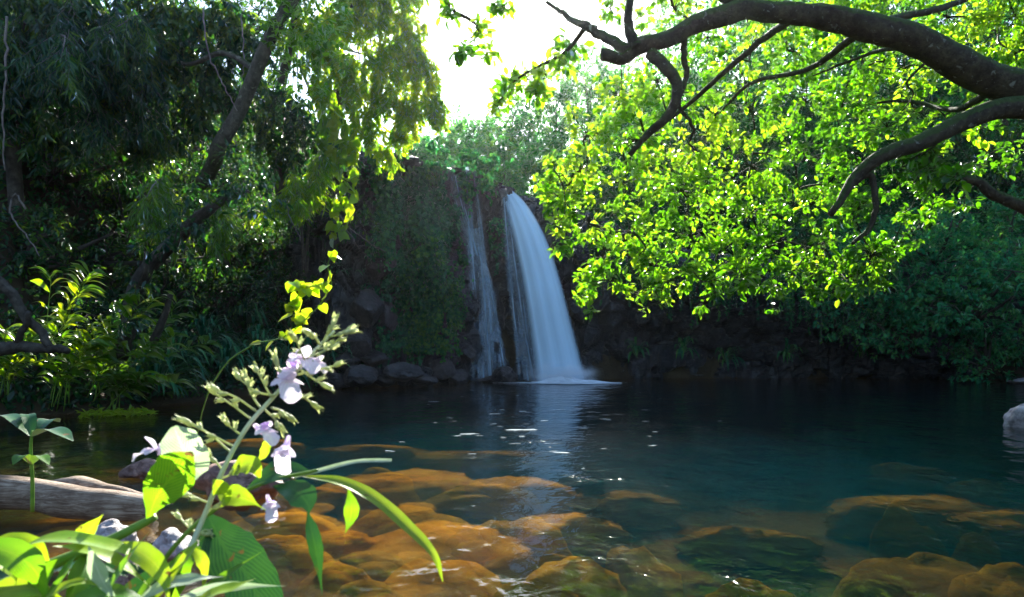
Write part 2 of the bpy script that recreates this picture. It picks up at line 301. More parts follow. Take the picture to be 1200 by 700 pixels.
def mat_fall(name, lo, hi, su, sv, edge=True, col=(.52, .73, .97), topfade=0.0):
    m, N, link, out = newmat(name)
    lu = N('Attribute', _attribute_name='lu'); lv = N('Attribute', _attribute_name='lv')
    cx = N('CombineXYZ'); a = N('Math', _operation='MULTIPLY'); a.inputs[1].default_value = su; b = N('Math', _operation='MULTIPLY'); b.inputs[1].default_value = sv
    link(lu.outputs['Fac'], a.inputs[0]); link(lv.outputs['Fac'], b.inputs[0]); link(a.outputs[0], cx.inputs[0]); link(b.outputs[0], cx.inputs[1])
    ns = N('TexNoise', Scale=1.0, Detail=5.0, Roughness=.6); link(cx.outputs[0], ns.inputs['Vector'])
    mr = N('MapRange'); mr.inputs['From Min'].default_value = .3; mr.inputs['From Max'].default_value = .7; mr.inputs['To Min'].default_value = lo; mr.inputs['To Max'].default_value = hi; link(ns.outputs['Fac'], mr.inputs['Value'])
    fac = mr.outputs[0]
    if edge:
        s = N('Math', _operation='SUBTRACT'); s.inputs[1].default_value = .5; link(lu.outputs['Fac'], s.inputs[0])
        ab = N('Math', _operation='ABSOLUTE'); link(s.outputs[0], ab.inputs[0])
        e = N('MapRange'); e.inputs['From Min'].default_value = .5; e.inputs['From Max'].default_value = .34; link(ab.outputs[0], e.inputs['Value'])
        mu = N('Math', _operation='MULTIPLY'); link(fac, mu.inputs[0]); link(e.outputs[0], mu.inputs[1]); fac = mu.outputs[0]
    if topfade:
        e = N('MapRange'); e.inputs['From Min'].default_value = 1.0; e.inputs['From Max'].default_value = 1.0 - topfade; link(lv.outputs['Fac'], e.inputs['Value'])
        mu = N('Math', _operation='MULTIPLY'); link(fac, mu.inputs[0]); link(e.outputs[0], mu.inputs[1]); fac = mu.outputs[0]
    d = N('BsdfDiffuse'); d.inputs[0].default_value = (*col, 1); t = N('BsdfTranslucent'); t.inputs[0].default_value = (*col, 1)
    mx = N('MixShader', Fac=.4); link(d.outputs[0], mx.inputs[1]); link(t.outputs[0], mx.inputs[2])
    tr = N('BsdfTransparent'); m2 = N('MixShader'); link(fac, m2.inputs[0]); link(tr.outputs[0], m2.inputs[1]); link(mx.outputs[0], m2.inputs[2])
    link(m2.outputs[0], out.inputs['Surface']); return m
M['fall'] = mat_fall('falling_water', .9, 1.08, 8, .4, col=(.70, .88, 1.0))
M['veil'] = mat_fall('thin_water', -.14, .55, 5, 1.3, col=(.62, .80, .98))
M['foam'] = mat_fall('white_foam', .6, 1.05, 1, 1, edge=False, col=(.9, .95, .99))

# ------------------------------------------------------------------ ground
POOL = np.array([(-14, 3), (-6, 2.6), (-1.5, 2.2), (2, 1.8), (9, 2), (12, 5), (12.5, 10), (16, 18), (20, 24), (18.6, 26.0), (16.5, 27.6), (10, 28), (5, 27.6),
                 (3.2, 27), (1.5, 27.2), (-0.4, 25.8), (-1.9, 25.0), (-2.5, 23.2), (-4.2, 21.9), (-5.6, 20.9), (-7, 17), (-7.7, 13.0), (-9, 11.9), (-14, 11)], float)
def pool_dist(x, y):
    x = np.asarray(x, float); y = np.asarray(y, float)
    best = np.full(x.shape, 1e9); inside = np.zeros(x.shape, bool)
    for i in range(len(POOL)):
        a, b = POOL[i], POOL[(i + 1) % len(POOL)]
        e = b - a; t = np.clip(((x - a[0]) * e[0] + (y - a[1]) * e[1]) / (e @ e), 0, 1)
        best = np.minimum(best, np.hypot(x - a[0] - t * e[0], y - a[1] - t * e[1]))
        c = (a[1] > y) != (b[1] > y)
        with np.errstate(divide='ignore', invalid='ignore'):
            xi = e[0] * (y - a[1]) / (b[1] - a[1] if b[1] != a[1] else 1e-9) + a[0]
        inside ^= c & (x < xi)
    return np.where(inside, -best, best)
def lump(x, y):
    return (np.sin(x * 1.3 + np.sin(y * .9) * 1.4) * np.cos(y * 1.1 + np.sin(x * .7) * 1.2) * .5 + np.sin(x * 3.1 + y * 1.7) * np.sin(y * 2.7 - x * 1.1) * .22)
def ground_z(x, y):
    x = np.asarray(x, float); y = np.asarray(y, float)
    d = pool_dist(x, y); di = np.maximum(-d, 0); do = np.maximum(d, 0)
    dep = np.clip(.55 + .30 * np.maximum(y - 4.4 + .45 * (x + 1.2), 0), .5, 3.0) * sm(0, 2.2, di)
    zin = -dep + .10 * lump(x * 1.5, y * 1.5) * sm(0, 1, di)
    left = np.minimum(.25 * sm(0, .3, do) + .95 * np.clip(do - .3, 0, 2.0) + 2.3 * np.maximum(do - 2.3, 0), 12.5) + .35 * np.maximum(do - 7, 0)
    mid = 6.6 * sm(.2, 1.6, do) + .34 * np.maximum(do - 2, 0)
    rgt = 4.0 * sm(.2, 1.4, do) + .95 * np.maximum(do - 1.4, 0)
    side = .2 * sm(0, .4, do) + 1.0 * np.maximum(do - .6, 0)
    near = .15 * sm(0, .4, do) + .22 * do
    lim = .35 + .36 * np.maximum(y - 11.5, 0) + 3.0 * np.maximum(-10 - x, 0) + 30 * sm(-5.2, -4.6, x) + 30 * sm(12.5, 11.5, y)
    left = np.minimum(left, lim)
    wl = sm(-3.2, -5.5, x); wr = sm(4.5, 8.5, x)
    back = mid * (1 - wl) * (1 - wr) + left * wl + rgt * wr
    ws = sm(24.5, 20, y) * sm(8, 11, x); back = back * (1 - ws) + side * ws
    wn = sm(9, 3, y) * sm(-10, -8, x) * sm(11, 9, x); wn2 = sm(4, 2, y)
    wn = np.maximum(wn, wn2)
    zo = back * (1 - wn) + near * wn
    cap = np.where(y > 20, 26., 14.); zo = cap * np.tanh(zo / cap)
    zo = zo + (.35 * lump(x, y) + .1 * lump(x * 3, y * 3)) * sm(.3, 1.5, do) * (1 - .8 * wn)
    return np.where(d < 0, zin, zo)
def axis(lo, hi, core0, core1, step, far):
    c = np.arange(core0, core1 + step * .5, step)
    k = np.linspace(0, 1, 22)[1:] ** 2.2
    return np.concatenate([(core0 - k * (core0 - lo))[::-1], c, core1 + k * (hi - core1)])
gx = axis(-400, 400, -17, 24, .22, 1); gy = axis(-300, 500, -2, 34, .22, 1)
X, Yg = np.meshgrid(gx, gy); Z = ground_z(X, Yg)
g = Geo(); nxn, nyn = len(gx), len(gy); idx = np.arange(nxn * nyn).reshape(nyn, nxn)
q = np.stack([idx[:-1, :-1], idx[:-1, 1:], idx[1:, 1:], idx[1:, :-1]], -1).reshape(-1, 4)
gv = np.stack([X, Yg, Z], -1).reshape(-1, 3); g.add(gv, q)
ground = tag(g.build('ground', M['bed']), 'dark soil of the steep banks and the pool bed', 'ground', kind='structure')

# cliff: a wall running along the back of the pool, over its lip and back into the ground
CP = np.array([  # x, y of the wall foot, lip height, overhang
    (-7.6, 23.6, 5.6, .2), (-6.9, 21.8, 6.0, .2), (-6.1, 20.8, 6.4, .1), (-5.2, 21.1, 7.0, .1), (-4.2, 21.6, 7.5, .0), (-3.2, 22.2, 7.6, -.1), (-2.55, 22.7, 7.5, -.2),
    (-2.0, 23.8, 7.6, -.3), (-1.7, 24.6, 7.75, -.3), (-0.8, 25.0, 7.6, -.2), (-.3, 25.3, 7.4, -.2), (.3, 26.3, 7.25, .1), (1.5, 26.8, 6.9, .2), (2.8, 26.6, 6.3, .6), (3.6, 27.0, 5.8, 1.2),
    (5.2, 27.4, 5.0, 1.7), (8, 27.8, 4.6, 2.0), (11, 27.8, 4.4, 2.0), (14, 27.5, 4.3, 1.7), (17, 27.0, 4.2, 1.2), (19.5, 25.5, 4.0, .6), (23, 22, 4.2, .3)])
NU, NV, NC = 460, 110, 26
cu = spline(CP, NU)
tgt = norm(np.gradient(cu[:, :2], axis=0)); nrm2 = np.stack([tgt[:, 1], -tgt[:, 0]], -1)      # towards the pool
vv = np.linspace(0, 1, NV)
cl = np.zeros((NU, NV + NC, 3)); base_n = np.zeros((NU, NV + NC, 3))
zz = -1.2 + vv[None] * (cu[:, 2:3] + 1.2)
ov = cu[:, 3:4] * sm(.25, .95, vv)[None] + .25 * np.sin(vv * 9 + cu[:, :1])[:, :] * .3
cl[:, :NV, 0] = cu[:, 0:1] + nrm2[:, 0:1] * ov; cl[:, :NV, 1] = cu[:, 1:2] + nrm2[:, 1:2] * ov; cl[:, :NV, 2] = zz
base_n[:, :NV, 0] = nrm2[:, 0:1]; base_n[:, :NV, 1] = nrm2[:, 1:2]
k = np.linspace(0, 1, NC + 1)[1:]
for ax in (0, 1):
    cl[:, NV:, ax] = cl[:, NV - 1:NV, ax] - nrm2[:, ax:ax + 1] * (k[None] * 3.2)
cl[:, NV:, 2] = cl[:, NV - 1:NV, 2] + .35 * sm(0, .4, k)[None] - 1.3 * sm(.5, 1, k)[None]
base_n[:, NV:, 2] = sm(0, .3, k)[None]; base_n[:, NV:, 0] = nrm2[:, 0:1] * (1 - sm(0, .3, k)); base_n[:, NV:, 1] = nrm2[:, 1:2] * (1 - sm(0, .3, k))
disp = np.zeros((NU, NV + NC))
for i in range(NU):
    for j in range(NV + NC):
        p = cl[i, j]; q3 = Vector((p[0] * 1.25, p[1] * 1.25, p[2] * .62))
        q3 += noise.noise_vector(q3 * .9) * .35
        dd, pts_ = noise.voronoi(q3)
        cid = noise.cell(Vector(pts_[0]) * 7.31)
        dd2, pt2 = noise.voronoi(Vector((p[0] * 3.1, p[1] * 3.1, p[2] * 2.2)))
        c2 = noise.cell(Vector(pt2[0]) * 5.17)
        disp[i, j] = .42 * (cid - .5) + .14 * (c2 - .5) - .16 * max(0, .18 - (dd[1] - dd[0])) / .18 + .10 * noise.fractal(Vector(p) * 1.7, 1, 2, 4)
cl += base_n * disp[..., None] * np.concatenate([np.ones(NV), 1 - .5 * k])[None, :, None]
g = Geo(); idx = np.arange(NU * (NV + NC)).reshape(NU, NV + NC)
cq = np.stack([idx[:-1, :-1], idx[1:, :-1], idx[1:, 1:], idx[:-1, 1:]], -1).reshape(-1, 4)
g.add(cl.reshape(-1, 3), cq)
tag(g.build('cliff', M['basalt'], smooth=False), 'dark blocky basalt cliff around the back of the pool', 'cliff', kind='structure')

bv = BVHTree.FromPolygons([tuple(v) for v in gv] + [tuple(v) for v in cl.reshape(-1, 3)],
                          [tuple(int(i) for i in f) for f in q] + [tuple(int(i) + len(gv) for i in f) for f in cq])
ORG = Vector((0, 0, CAM_H))
def hit(px, py, default=25.0):
    d = Vector(((px - HX) / F, 1, (HY - py) / F)).normalized()
    loc, n, i, dist = bv.ray_cast(ORG, d)
    if loc is None:
        return P(px, py, default), np.array((0, -1.0, 0))
    n = np.array(n)
    if n @ np.array(d) > 0: n = -n
    return np.array(loc), n
def gz(x, y):
    loc, n, i, dist = bv.ray_cast(Vector((x, y, 60)), Vector((0, 0, -1)))
    return float(loc.z) if loc else 0.0

# water: one closed body whose top is the pool's surface
bm = bmesh.new(); bmesh.ops.create_cube(bm, size=1.0)
for v in bm.verts: v.co = Vector((4 + v.co.x * 40, 14.9 + v.co.y * 29, -2.0 + v.co.z * 4.0))
me = bpy.data.meshes.new('water'); bm.to_mesh(me); bm.free(); me.materials.append(M['water'])
wt = bpy.data.objects.new('water', me); COL.objects.link(wt); tag(wt, 'clear teal pool water with small ripples', 'water', kind='structure')

# haze: even damp air round everything
m, N, link, out = newmat('damp_air')
pv = N('VolumePrincipled', Density=.00017, Anisotropy=.82); pv.inputs['Color'].default_value = (.86, .93, 1.0, 1); link(pv.outputs[0], out.inputs['Volume'])
M['haze'] = m
bm = bmesh.new(); bmesh.ops.create_cube(bm, size=1.0)
for v in bm.verts: v.co = Vector((v.co.x * 820, 100 + v.co.y * 820, 20 + v.co.z * 52))
me = bpy.data.meshes.new('haze'); bm.to_mesh(me); bm.free(); me.materials.append(M['haze'])
hz = bpy.data.objects.new('haze', me); COL.objects.link(hz); tag(hz, 'thin damp haze in the gorge air', 'haze', kind='stuff')

# ------------------------------------------------------------------ waterfall
def loft(g, left, right, n, bulge, m=20, back=True):
    """a stream of lens-shaped cross-section between two edge paths"""
    a, b = spline(left, n), spline(right, n)
    t = np.linspace(0, 1, m); s = np.linspace(0, 1, n)
    wid = np.linalg.norm(b - a, axis=1)
    prof = np.sqrt(np.maximum(1 - (2 * t - 1) ** 2, 0)); rib = 1 + .18 * np.sin(t * 23) + .12 * np.sin(t * 51 + 1)
    for sgn in ((-1, 1) if back else (-1,)):
        p = a[:, None] * (1 - t)[None, :, None] + b[:, None] * t[None, :, None]
        p[..., 1] += sgn * (bulge * np.minimum(wid, 2)[:, None] * (prof * rib)[None])
        idx = np.arange(n * m).reshape(n, m)
        q = np.stack([idx[:-1, :-1], idx[1:, :-1], idx[1:, 1:], idx[:-1, 1:]], -1).reshape(-1, 4)
        g.add(p.reshape(-1, 3), q, .5, np.stack(np.broadcast_arrays(t[None, :], s[:, None]), -1).reshape(-1, 2))
wf = thing('waterfall', P(660, 447, 24.3), 'wide silky blue-white waterfall pouring over the cliff lip into the pool', 'waterfall')
ys = [27.2, 26.4, 25.7, 25.2, 24.9, 24.7, 24.5, 24.4, 24.3, 24.2]
lf = [(580, 224), (585, 221), (591, 238), (597, 262), (603, 290), (609, 320), (614, 350), (619, 385), (623, 415), (627, 449)]
rt = [(584, 222), (592, 218), (613, 234), (631, 260), (645, 290), (655, 320), (663, 350), (672, 385), (680, 415), (688, 449)]
g = Geo(); loft(g, [P(x, y, Y) for (x, y), Y in zip(lf, ys)], [P(x, y, Y) for (x, y), Y in zip(rt, ys)], 60, .16)
lf2 = [(x + 6, y + 1) for x, y in lf]; rt2 = [(x - 5, y + 2) for x, y in rt]
loft(g, [P(x, y, Y) for (x, y), Y in zip(lf2, ys)], [P(x, y, Y) for (x, y), Y in zip(rt2, ys)], 60, .07)
g.build('water_sheet', M['fall'], wf)
g = Geo()
loft(g, [P(x, y, 25.2 - i * .07) for i, (x, y) in enumerate([(588, 232), (590, 290), (596, 350), (602, 400), (606, 446)])],
     [P(x, y, 25.2 - i * .07) for i, (x, y) in enumerate([(596, 230), (606, 290), (616, 350), (624, 400), (634, 446)])], 30, .08)
g.build('side_veil', M['veil'], wf)
g = Geo(); frg = np.random.default_rng(4); ico = bmesh.new(); bmesh.ops.create_icosphere(ico, subdivisions=1, radius=1.0); iv = np.array([v.co[:] for v in ico.verts]); if_ = np.array([[v.index for v in f.verts] for f in ico.faces]); ico.free()
for (cx, wd, dp, hh, cyy) in ((1.75, 2.3, 1.0, .24, 23.95), (2.55, 2.4, .7, .10, 23.8)):
    n, m_ = 60, 16; th = np.linspace(0, 2 * np.pi, n, endpoint=False); r = np.linspace(0, 1, m_); A, B = np.meshgrid(th, r); rx = 1 + .12 * np.sin(A * 5 + cx) + .07 * np.sin(A * 11)
    zh = hh * np.exp(-(B * 1.8) ** 2) * (1 + .12 * np.sin(A * 3 + B * 5)) + .05 * np.sin(A * 9) * B * (1 - B) + .012; idx = np.arange(n * m_).reshape(m_, n); nx_ = np.roll(idx, -1, 1)
    g.add(np.stack([cx + np.cos(A) * B * wd * .5 * rx, cyy + np.sin(A) * B * dp * rx, zh], -1).reshape(-1, 3), np.stack([idx[:-1], nx_[:-1], nx_[1:], idx[1:]], -1).reshape(-1, 4), .5, np.stack([A * 1.5, B * 3], -1).reshape(-1, 2))
for i in range(520):
    a_ = frg.uniform(0, 2 * np.pi); rr_ = frg.uniform(0, 1) ** .7; c_ = np.array((1.6 + math.cos(a_) * rr_ * 2.4, 23.75 + math.sin(a_) * rr_ * .75, .012)); th_ = np.linspace(0, 2 * np.pi, 10, endpoint=False); w0 = frg.uniform(.03, .2) * (1.15 - rr_)
    g.add(np.stack([np.cos(th_) * w0 * 1.8, np.sin(th_) * w0 * .5, th_ * 0 + frg.uniform(0, .02)], -1) * (1 + frg.normal(0, .2, (10, 1)) * np.array((1, 1, 0))) + c_, np.arange(10)[None], .5, np.stack([th_ * 0 + frg.uniform(0, 9), th_ * 0 + .2], -1))
g.build('foam', M['foam'], wf)
m, N, link, out = newmat('falling_spray'); tcn = N('TexCoord'); le = N('VectorMath', _operation='LENGTH'); link(tcn.outputs['Object'], le.inputs[0]); ns = N('TexNoise', Scale=2.4, Detail=3.0); link(tcn.outputs['Object'], ns.inputs['Vector'])
mr = N('MapRange'); mr.inputs['From Min'].default_value = 1.0; mr.inputs['From Max'].default_value = .1; link(le.outputs['Value'], mr.inputs['Value']); p2 = N('Math', _operation='POWER'); p2.inputs[1].default_value = 2.0; link(mr.outputs[0], p2.inputs[0])
n2 = N('MapRange'); n2.inputs['From Min'].default_value = .36; n2.inputs['From Max'].default_value = .66; n2.inputs['To Max'].default_value = 13.0; link(ns.outputs['Fac'], n2.inputs['Value']); mu = N('Math', _operation='MULTIPLY'); link(p2.outputs[0], mu.inputs[0]); link(n2.outputs[0], mu.inputs[1])
pv = N('VolumePrincipled', Anisotropy=.2); pv.inputs['Color'].default_value = (.95, .97, 1, 1); link(mu.outputs[0], pv.inputs['Density']); link(pv.outputs[0], out.inputs['Volume'])
bm = bmesh.new(); bmesh.ops.create_icosphere(bm, subdivisions=3, radius=1.0); me = bpy.data.meshes.new('spray'); bm.to_mesh(me); bm.free(); me.materials.append(m)
sp_ = bpy.data.objects.new('spray', me); COL.objects.link(sp_); sp_.parent = wf; sp_.location = (1.75 - wf.location.x, 23.9 - wf.location.y, .30 - wf.location.z); sp_.scale = (1.55, .7, .6)

g = Geo(); frg = np.random.default_rng(14)
for i in range(110):
    px, py = frg.normal(655, 80), 452 + abs(frg.normal(0, 40)); p = W(px, py, .006)
    if py > 560 or pool_dist(p[0], p[1]) > -.4: continue
    L_, th_ = frg.uniform(.015, .10) * (.8 if i % 4 else 1.3), np.linspace(0, 2 * np.pi, 12, endpoint=False); an = frg.normal(0, .35)
    e_ = np.stack([np.cos(th_) * L_, np.sin(th_) * L_ * frg.uniform(.15, .6)], -1) * (1 + frg.normal(0, .28, (12, 1)))
    e_ = np.stack([e_[:, 0] * math.cos(an) - e_[:, 1] * math.sin(an), e_[:, 0] * math.sin(an) + e_[:, 1] * math.cos(an), th_ * 0], -1); g.add(e_ + p, np.arange(12)[None], .5, np.stack([th_ * 0 + frg.uniform(0, 30), th_ * 0 + frg.uniform(0, 9)], -1))
M['fleck'] = mat_fall('foam_fleck', .0, .8, 1, 1, edge=False, col=(.8, .9, .95))
tag(g.build('foam', M['fleck']), 'white foam flecks drifting on the dark pool away from the waterfall', 'foam', kind='stuff')
tc = thing('cascade', hit(566, 440)[0], 'thin trickling cascade clinging to the black rock left of the wide waterfall', 'cascade')
def trickle(g, pts, wpx):
    pc = spline([(x, y) for x, y in pts], 26); L, Rr = [], []
    ww = np.interp(np.linspace(0, 1, 26), np.linspace(0, 1, len(wpx)), wpx)
    for (x, y), w_ in zip(pc, ww):
        h0, n0 = hit(x, y); Y = h0[1] - .10
        L.append(P(x - w_ / 2, y, Y)); Rr.append(P(x + w_ / 2, y, Y))
    L, Rr = np.array(L), np.array(Rr); kk = np.ones(7) / 7
    Ys = np.convolve(np.pad(L[:, 1], 3, 'edge'), kk, 'valid') - .08
    Lp = [P(x - w_ / 2, y, Y) for (x, y), w_, Y in zip(pc, ww, Ys)]; Rp = [P(x + w_ / 2, y, Y) for (x, y), w_, Y in zip(pc, ww, Ys)]
    loft(g, Lp, Rp, 60, .10, 10)
for pts, wd in (([(524, 190), (530, 203), (536, 228), (542, 250), (550, 275), (556, 300)], (9, 12, 14, 18)), ([(547, 196), (549, 222), (551, 250), (552, 290), (555, 340)], (5, 6, 7, 8, 10)), ([(556, 200), (558, 222), (561, 250), (566, 290), (570, 320)], (4, 5, 6, 7)),
                ([(553, 268), (559, 310), (563, 350), (566, 400), (568, 446)], (18, 26, 30, 34, 36)), ([(562, 290), (572, 330), (580, 380), (588, 430)], (8, 10, 12, 16)), ([(556, 425), (562, 436), (570, 448)], (4, 5, 8))):
    g = Geo(); trickle(g, pts, wd); g.build('water_strand', M['veil'], tc)

# ------------------------------------------------------------------ rocks
def rock_geo(dims, seed, ang=.0, sub=4, rough=.16):
    bm = bmesh.new(); bmesh.ops.create_icosphere(bm, subdivisions=sub, radius=1.0)
    off = Vector((seed * 3.7, seed * 1.9, -seed * 2.3))
    for v in bm.verts:
        p = v.co.copy()
        if ang:
            best = 9
            for kx in range(9):
                nn = Vector((math.sin(kx * 2.4 + seed), math.cos(kx * 1.7 + seed * 2), math.sin(kx * 3.1 + seed * .7))).normalized()
                c = p.dot(nn)
                if c > .25: best = min(best, (.62 + .25 * ((kx * 37 + seed * 13) % 10) / 10) / c)
            p = p * min(1.0, 1 - ang + ang * best) if best < 9 else p
        f = 1 + rough * 1.6 * noise.noise(p * 1.1 + off) + rough * .8 * noise.noise(p * 2.6 + off) + rough * .35 * noise.noise(p * 6 + off) + rough * .18 * noise.noise(p * 13 + off)
        v.co = p * f
    vs_ = np.array([v.co[:] for v in bm.verts]) * np.array(dims) * .5
    fs = np.array([[v.index for v in f.verts] for f in bm.faces]); bm.free()
    return vs_, fs
def rock(name, label, cat, loc, dims, seed, mat, group=None, rz=0.0, ang=0.0, sub=4, rough=.16, smooth=True):
    v, f = rock_geo(dims, seed, ang, sub, rough); c, s_ = math.cos(rz), math.sin(rz)
    v = np.stack([v[:, 0] * c - v[:, 1] * s_, v[:, 0] * s_ + v[:, 1] * c, v[:, 2]], -1)
    g = Geo(); g.add(v, f); o = g.build(name, M[mat], None, smooth); o.location = [float(t) for t in loc]
    return tag(o, label, cat, group)
SUB = 'boulders lying under the clear water'
for i, (px, py, wpx, asp, hgt, top, mat, lab) in enumerate([
    (512, 668, 150, .95, .62, -.10, 'orange_rock', 'biggest rounded orange boulder under water beneath the drooping tip of the long blade'),
    (470, 598, 150, .9, .45, -.16, 'orange_rock', 'broad flat orange boulder under water behind the biggest rounded one'),
    (600, 606, 120, .8, .4, -.22, 'orange_rock', 'long orange submerged boulder between the waterfall reflection and the biggest boulder'),
    (668, 660, 95, .95, .5, -.2, 'orange_rock', 'mid-sized lumpy orange submerged boulder right of the biggest one'),
    (748, 645, 95, .8, .5, -.28, 'olive_rock', 'dim brown submerged boulder just right of the mid-sized lumpy one'),
    (880, 686, 140, .6, .42, -.16, 'olive_rock', 'golden submerged slab at the bottom edge below the dark water'),
    (1075, 650, 190, .55, .5, -.22, 'olive_rock', 'long golden submerged ridge of rock in the lower right water'),
    (1175, 672, 120, .7, .45, -.2, 'olive_rock', 'submerged brown boulder at the far right end of the golden ridge'),
    (392, 668, 78, 1.0, .4, -.08, 'orange_rock', 'small round orange boulder under water left of the biggest one'),
    (330, 640, 110, .7, .3, -.06, 'orange_rock', 'flat orange submerged stone beside the dark broad leaf'),
    (335, 607, 95, .7, .3, -.10, 'orange_rock', 'low orange submerged stone behind the hanging lilac flower'),
    (430, 694, 90, .8, .3, -.06, 'olive_rock', 'brown submerged stone at the bottom edge left of the biggest boulder'),
    (630, 694, 120, .7, .4, -.04, 'olive_rock', 'dark brown submerged boulder under the bottom sparkle of sun'),
    (560, 572, 130, .6, .35, -.3, 'olive_rock', 'faint olive submerged boulder at the edge of the deep water'),
    (1065, 604, 80, .6, .3, -.45, 'olive_rock', 'faint submerged stone behind the golden ridge, at its left'),
    (1140, 624, 60, .6, .3, -.42, 'olive_rock', 'small faint submerged stone behind the golden ridge, at its right'),
    (55, 628, 120, .7, .3, -.06, 'orange_rock', 'orange submerged stone in front of the long bleached log'),
    (145, 612, 70, .8, .25, -.06, 'olive_rock', 'small brown submerged stone between the log and the grey pebble rocks'),
    (290, 540, 120, .6, .3, -.10, 'orange_rock', 'sunlit orange submerged boulder behind the lilac flower spike'),
    (95, 535, 150, .5, .3, -.16, 'olive_rock', 'olive submerged boulder between the log and the small waterside sapling'),
    (430, 556, 120, .6, .3, -.2, 'olive_rock', 'pale olive submerged boulder beyond the cut grass tip'),
    (215, 590, 110, .8, .3, -.1, 'olive_rock', 'brown submerged boulder behind the upright broad green leaf')]):
    top -= .20 if px < 700 or py < 630 else .36; z0 = top - hgt * .5; p = W(px, py, top - .02); wm = wpx / F * p[1] * (1.35 if px < 720 else 1.1); bedz = float(ground_z(p[0], p[1])); hgt = max(hgt, min(top - bedz + .25, 1.6)); z0 = top - hgt * .5
    rock('boulder', lab, 'boulder', (p[0], p[1], z0), (wm, wm * asp * 1.15, hgt), i + 3, mat, SUB, rz=.3 * math.sin(i * 2.1), rough=.17, ang=.12)
srng = np.random.default_rng(55)
for i in range(13):
    px, py = srng.uniform(260, 560), srng.uniform(575, 698); h_ = srng.uniform(.12, .24); p = W(px, py, -.42)
    zb = float(ground_z(p[0], p[1])); wm = srng.uniform(.22, .5)
    rock('submerged_stone', 'small amber stone on the pool bed between the bigger submerged boulders', 'stone', (p[0], p[1], max(zb + h_ * .3, -.62)), (wm, wm * srng.uniform(.7, 1), h_), 120 + i, 'orange_rock' if i % 3 else 'olive_rock', 'small stones on the pool bed', rz=srng.uniform(0, 3), sub=3, rough=.25)
SH = 'fallen rocks along the foot of the cliff'
for i, (px, py, wpx, hr, lab) in enumerate([
    (392, 448, 34, .7, 'dark angular rock at the waterline where the leafy bank meets the cliff'), (422, 440, 44, .7, 'large dark rock at the cliff foot below the brown rock ledges'),
    (450, 446, 30, .6, 'low dark rock at the waterline below the hanging creeper, left end'), (474, 437, 40, .75, 'bulky dark rock heaped under the hanging creeper'),
    (498, 446, 32, .6, 'small dark rock at the waterline below the middle of the creeper'), (516, 434, 34, .9, 'tall dark rock under the right edge of the hanging creeper'),
    (538, 443, 30, .8, 'dark wet rock at the waterline just left of the thin cascade'), (436, 420, 32, .8, 'dark rock resting on the heap under the brown rock ledges'),
    (405, 424, 30, .8, 'dark rock on top of the waterline heap beside the leafy bank'), (548, 416, 24, 1.0, 'pale-faced rock standing beside the thin cascade'),
    (592, 440, 30, .8, 'rounded wet rock in the spray between the cascade and the waterfall'), (610, 436, 26, .9, 'foam-splashed rock touching the left edge of the waterfall'),
    (576, 446, 26, .5, 'low black rock at the foot of the thin cascade')]):
    h0, n0 = hit(px, min(py, 446)); Y = h0[1] - .25 - (.5 if py > 436 else .2); wm = wpx / F * Y
    p = P(px, min(py, 447), Y); zc = p[2]
    rock('rock', lab, 'rock', (p[0], p[1], zc), (wm * 1.25, wm * .9, wm * hr * .85), i + 40, 'boulder', SH, rz=i * 1.3, ang=.9, sub=4, rough=.14, smooth=False)
LG = 'brown ledge blocks jutting from the cliff'
for i, (px, py, wpx, hr, lab) in enumerate([(446, 312, 40, .9, 'purplish rock block jutting from the cliff under the dry hanging stems'), (428, 362, 46, 1.0, 'brown square rock block jutting out left of the creeper'),
                                            (452, 372, 34, 1.1, 'slanted brown rock block tucked against the left side of the creeper'), (418, 402, 44, .8, 'wide brown rock block just above the waterline heap'),
                                            (478, 190, 30, .6, 'bare lumpy rock on the cliff rim left of the thin cascade top')]):
    h0, n0 = hit(px, py); Y = h0[1] - .1; wm = wpx / F * Y; p = P(px, py, Y)
    rock('ledge_block', lab, 'rock', p, (wm, wm * .9, wm * hr), i + 70, 'boulder', LG, rz=i * .8, ang=.85, rough=.1, smooth=False)
p = W(1197, 500, 0); rock('pale_topped_rock', 'wet rock with a pale top poking out of the dark water', 'rock', (p[0] + .18, p[1], .08), (.75, .6, .52), 91, 'grey_rock', rough=.2)
p = W(172, 556, .02); rock('red_rock', 'reddish-brown rock poking from the water behind the pale lilac petal', 'rock', (p[0] + .02, p[1], .05), (.42, .36, .26), 92, 'red_rock', ang=.6, rough=.2)
p = W(285, 580, .02); rock('red_rock', 'reddish-brown rock standing in water behind the lime crinkled leaves', 'rock', (p[0], p[1], .10), (.75, .45, .42), 97, 'red_rock', ang=.6, rough=.2)
p = W(205, 650, .06); rock('grey_rock', 'light grey rock in shallow water beneath the pale flower stem', 'rock', (p[0], p[1], .08), (.26, .26, .24), 93, 'grey_rock', ang=.5, rough=.18)
p = W(128, 632, .08); rock('speckled_rock', 'dark speckled rock between the log and the ginger leaves', 'rock', (p[0], p[1], .05), (.30, .3, .28), 94, 'grey_rock', ang=.5, rough=.22)
p = W(150, 680, .04); rock('speckled_rock', 'dark reddish speckled rock behind the yellow-green ginger leaves', 'rock', (p[0], p[1], .06), (.34, .3, .3), 95, 'red_rock', ang=.4, rough=.24)
p = W(1192, 449, 0); rock('bank_slab', 'flat pale stone slab on the far right shore', 'rock', (p[0] + .4, p[1] - .3, .05), (1.6, 1.0, .35), 96, 'grey_rock', ang=.4, rough=.15)

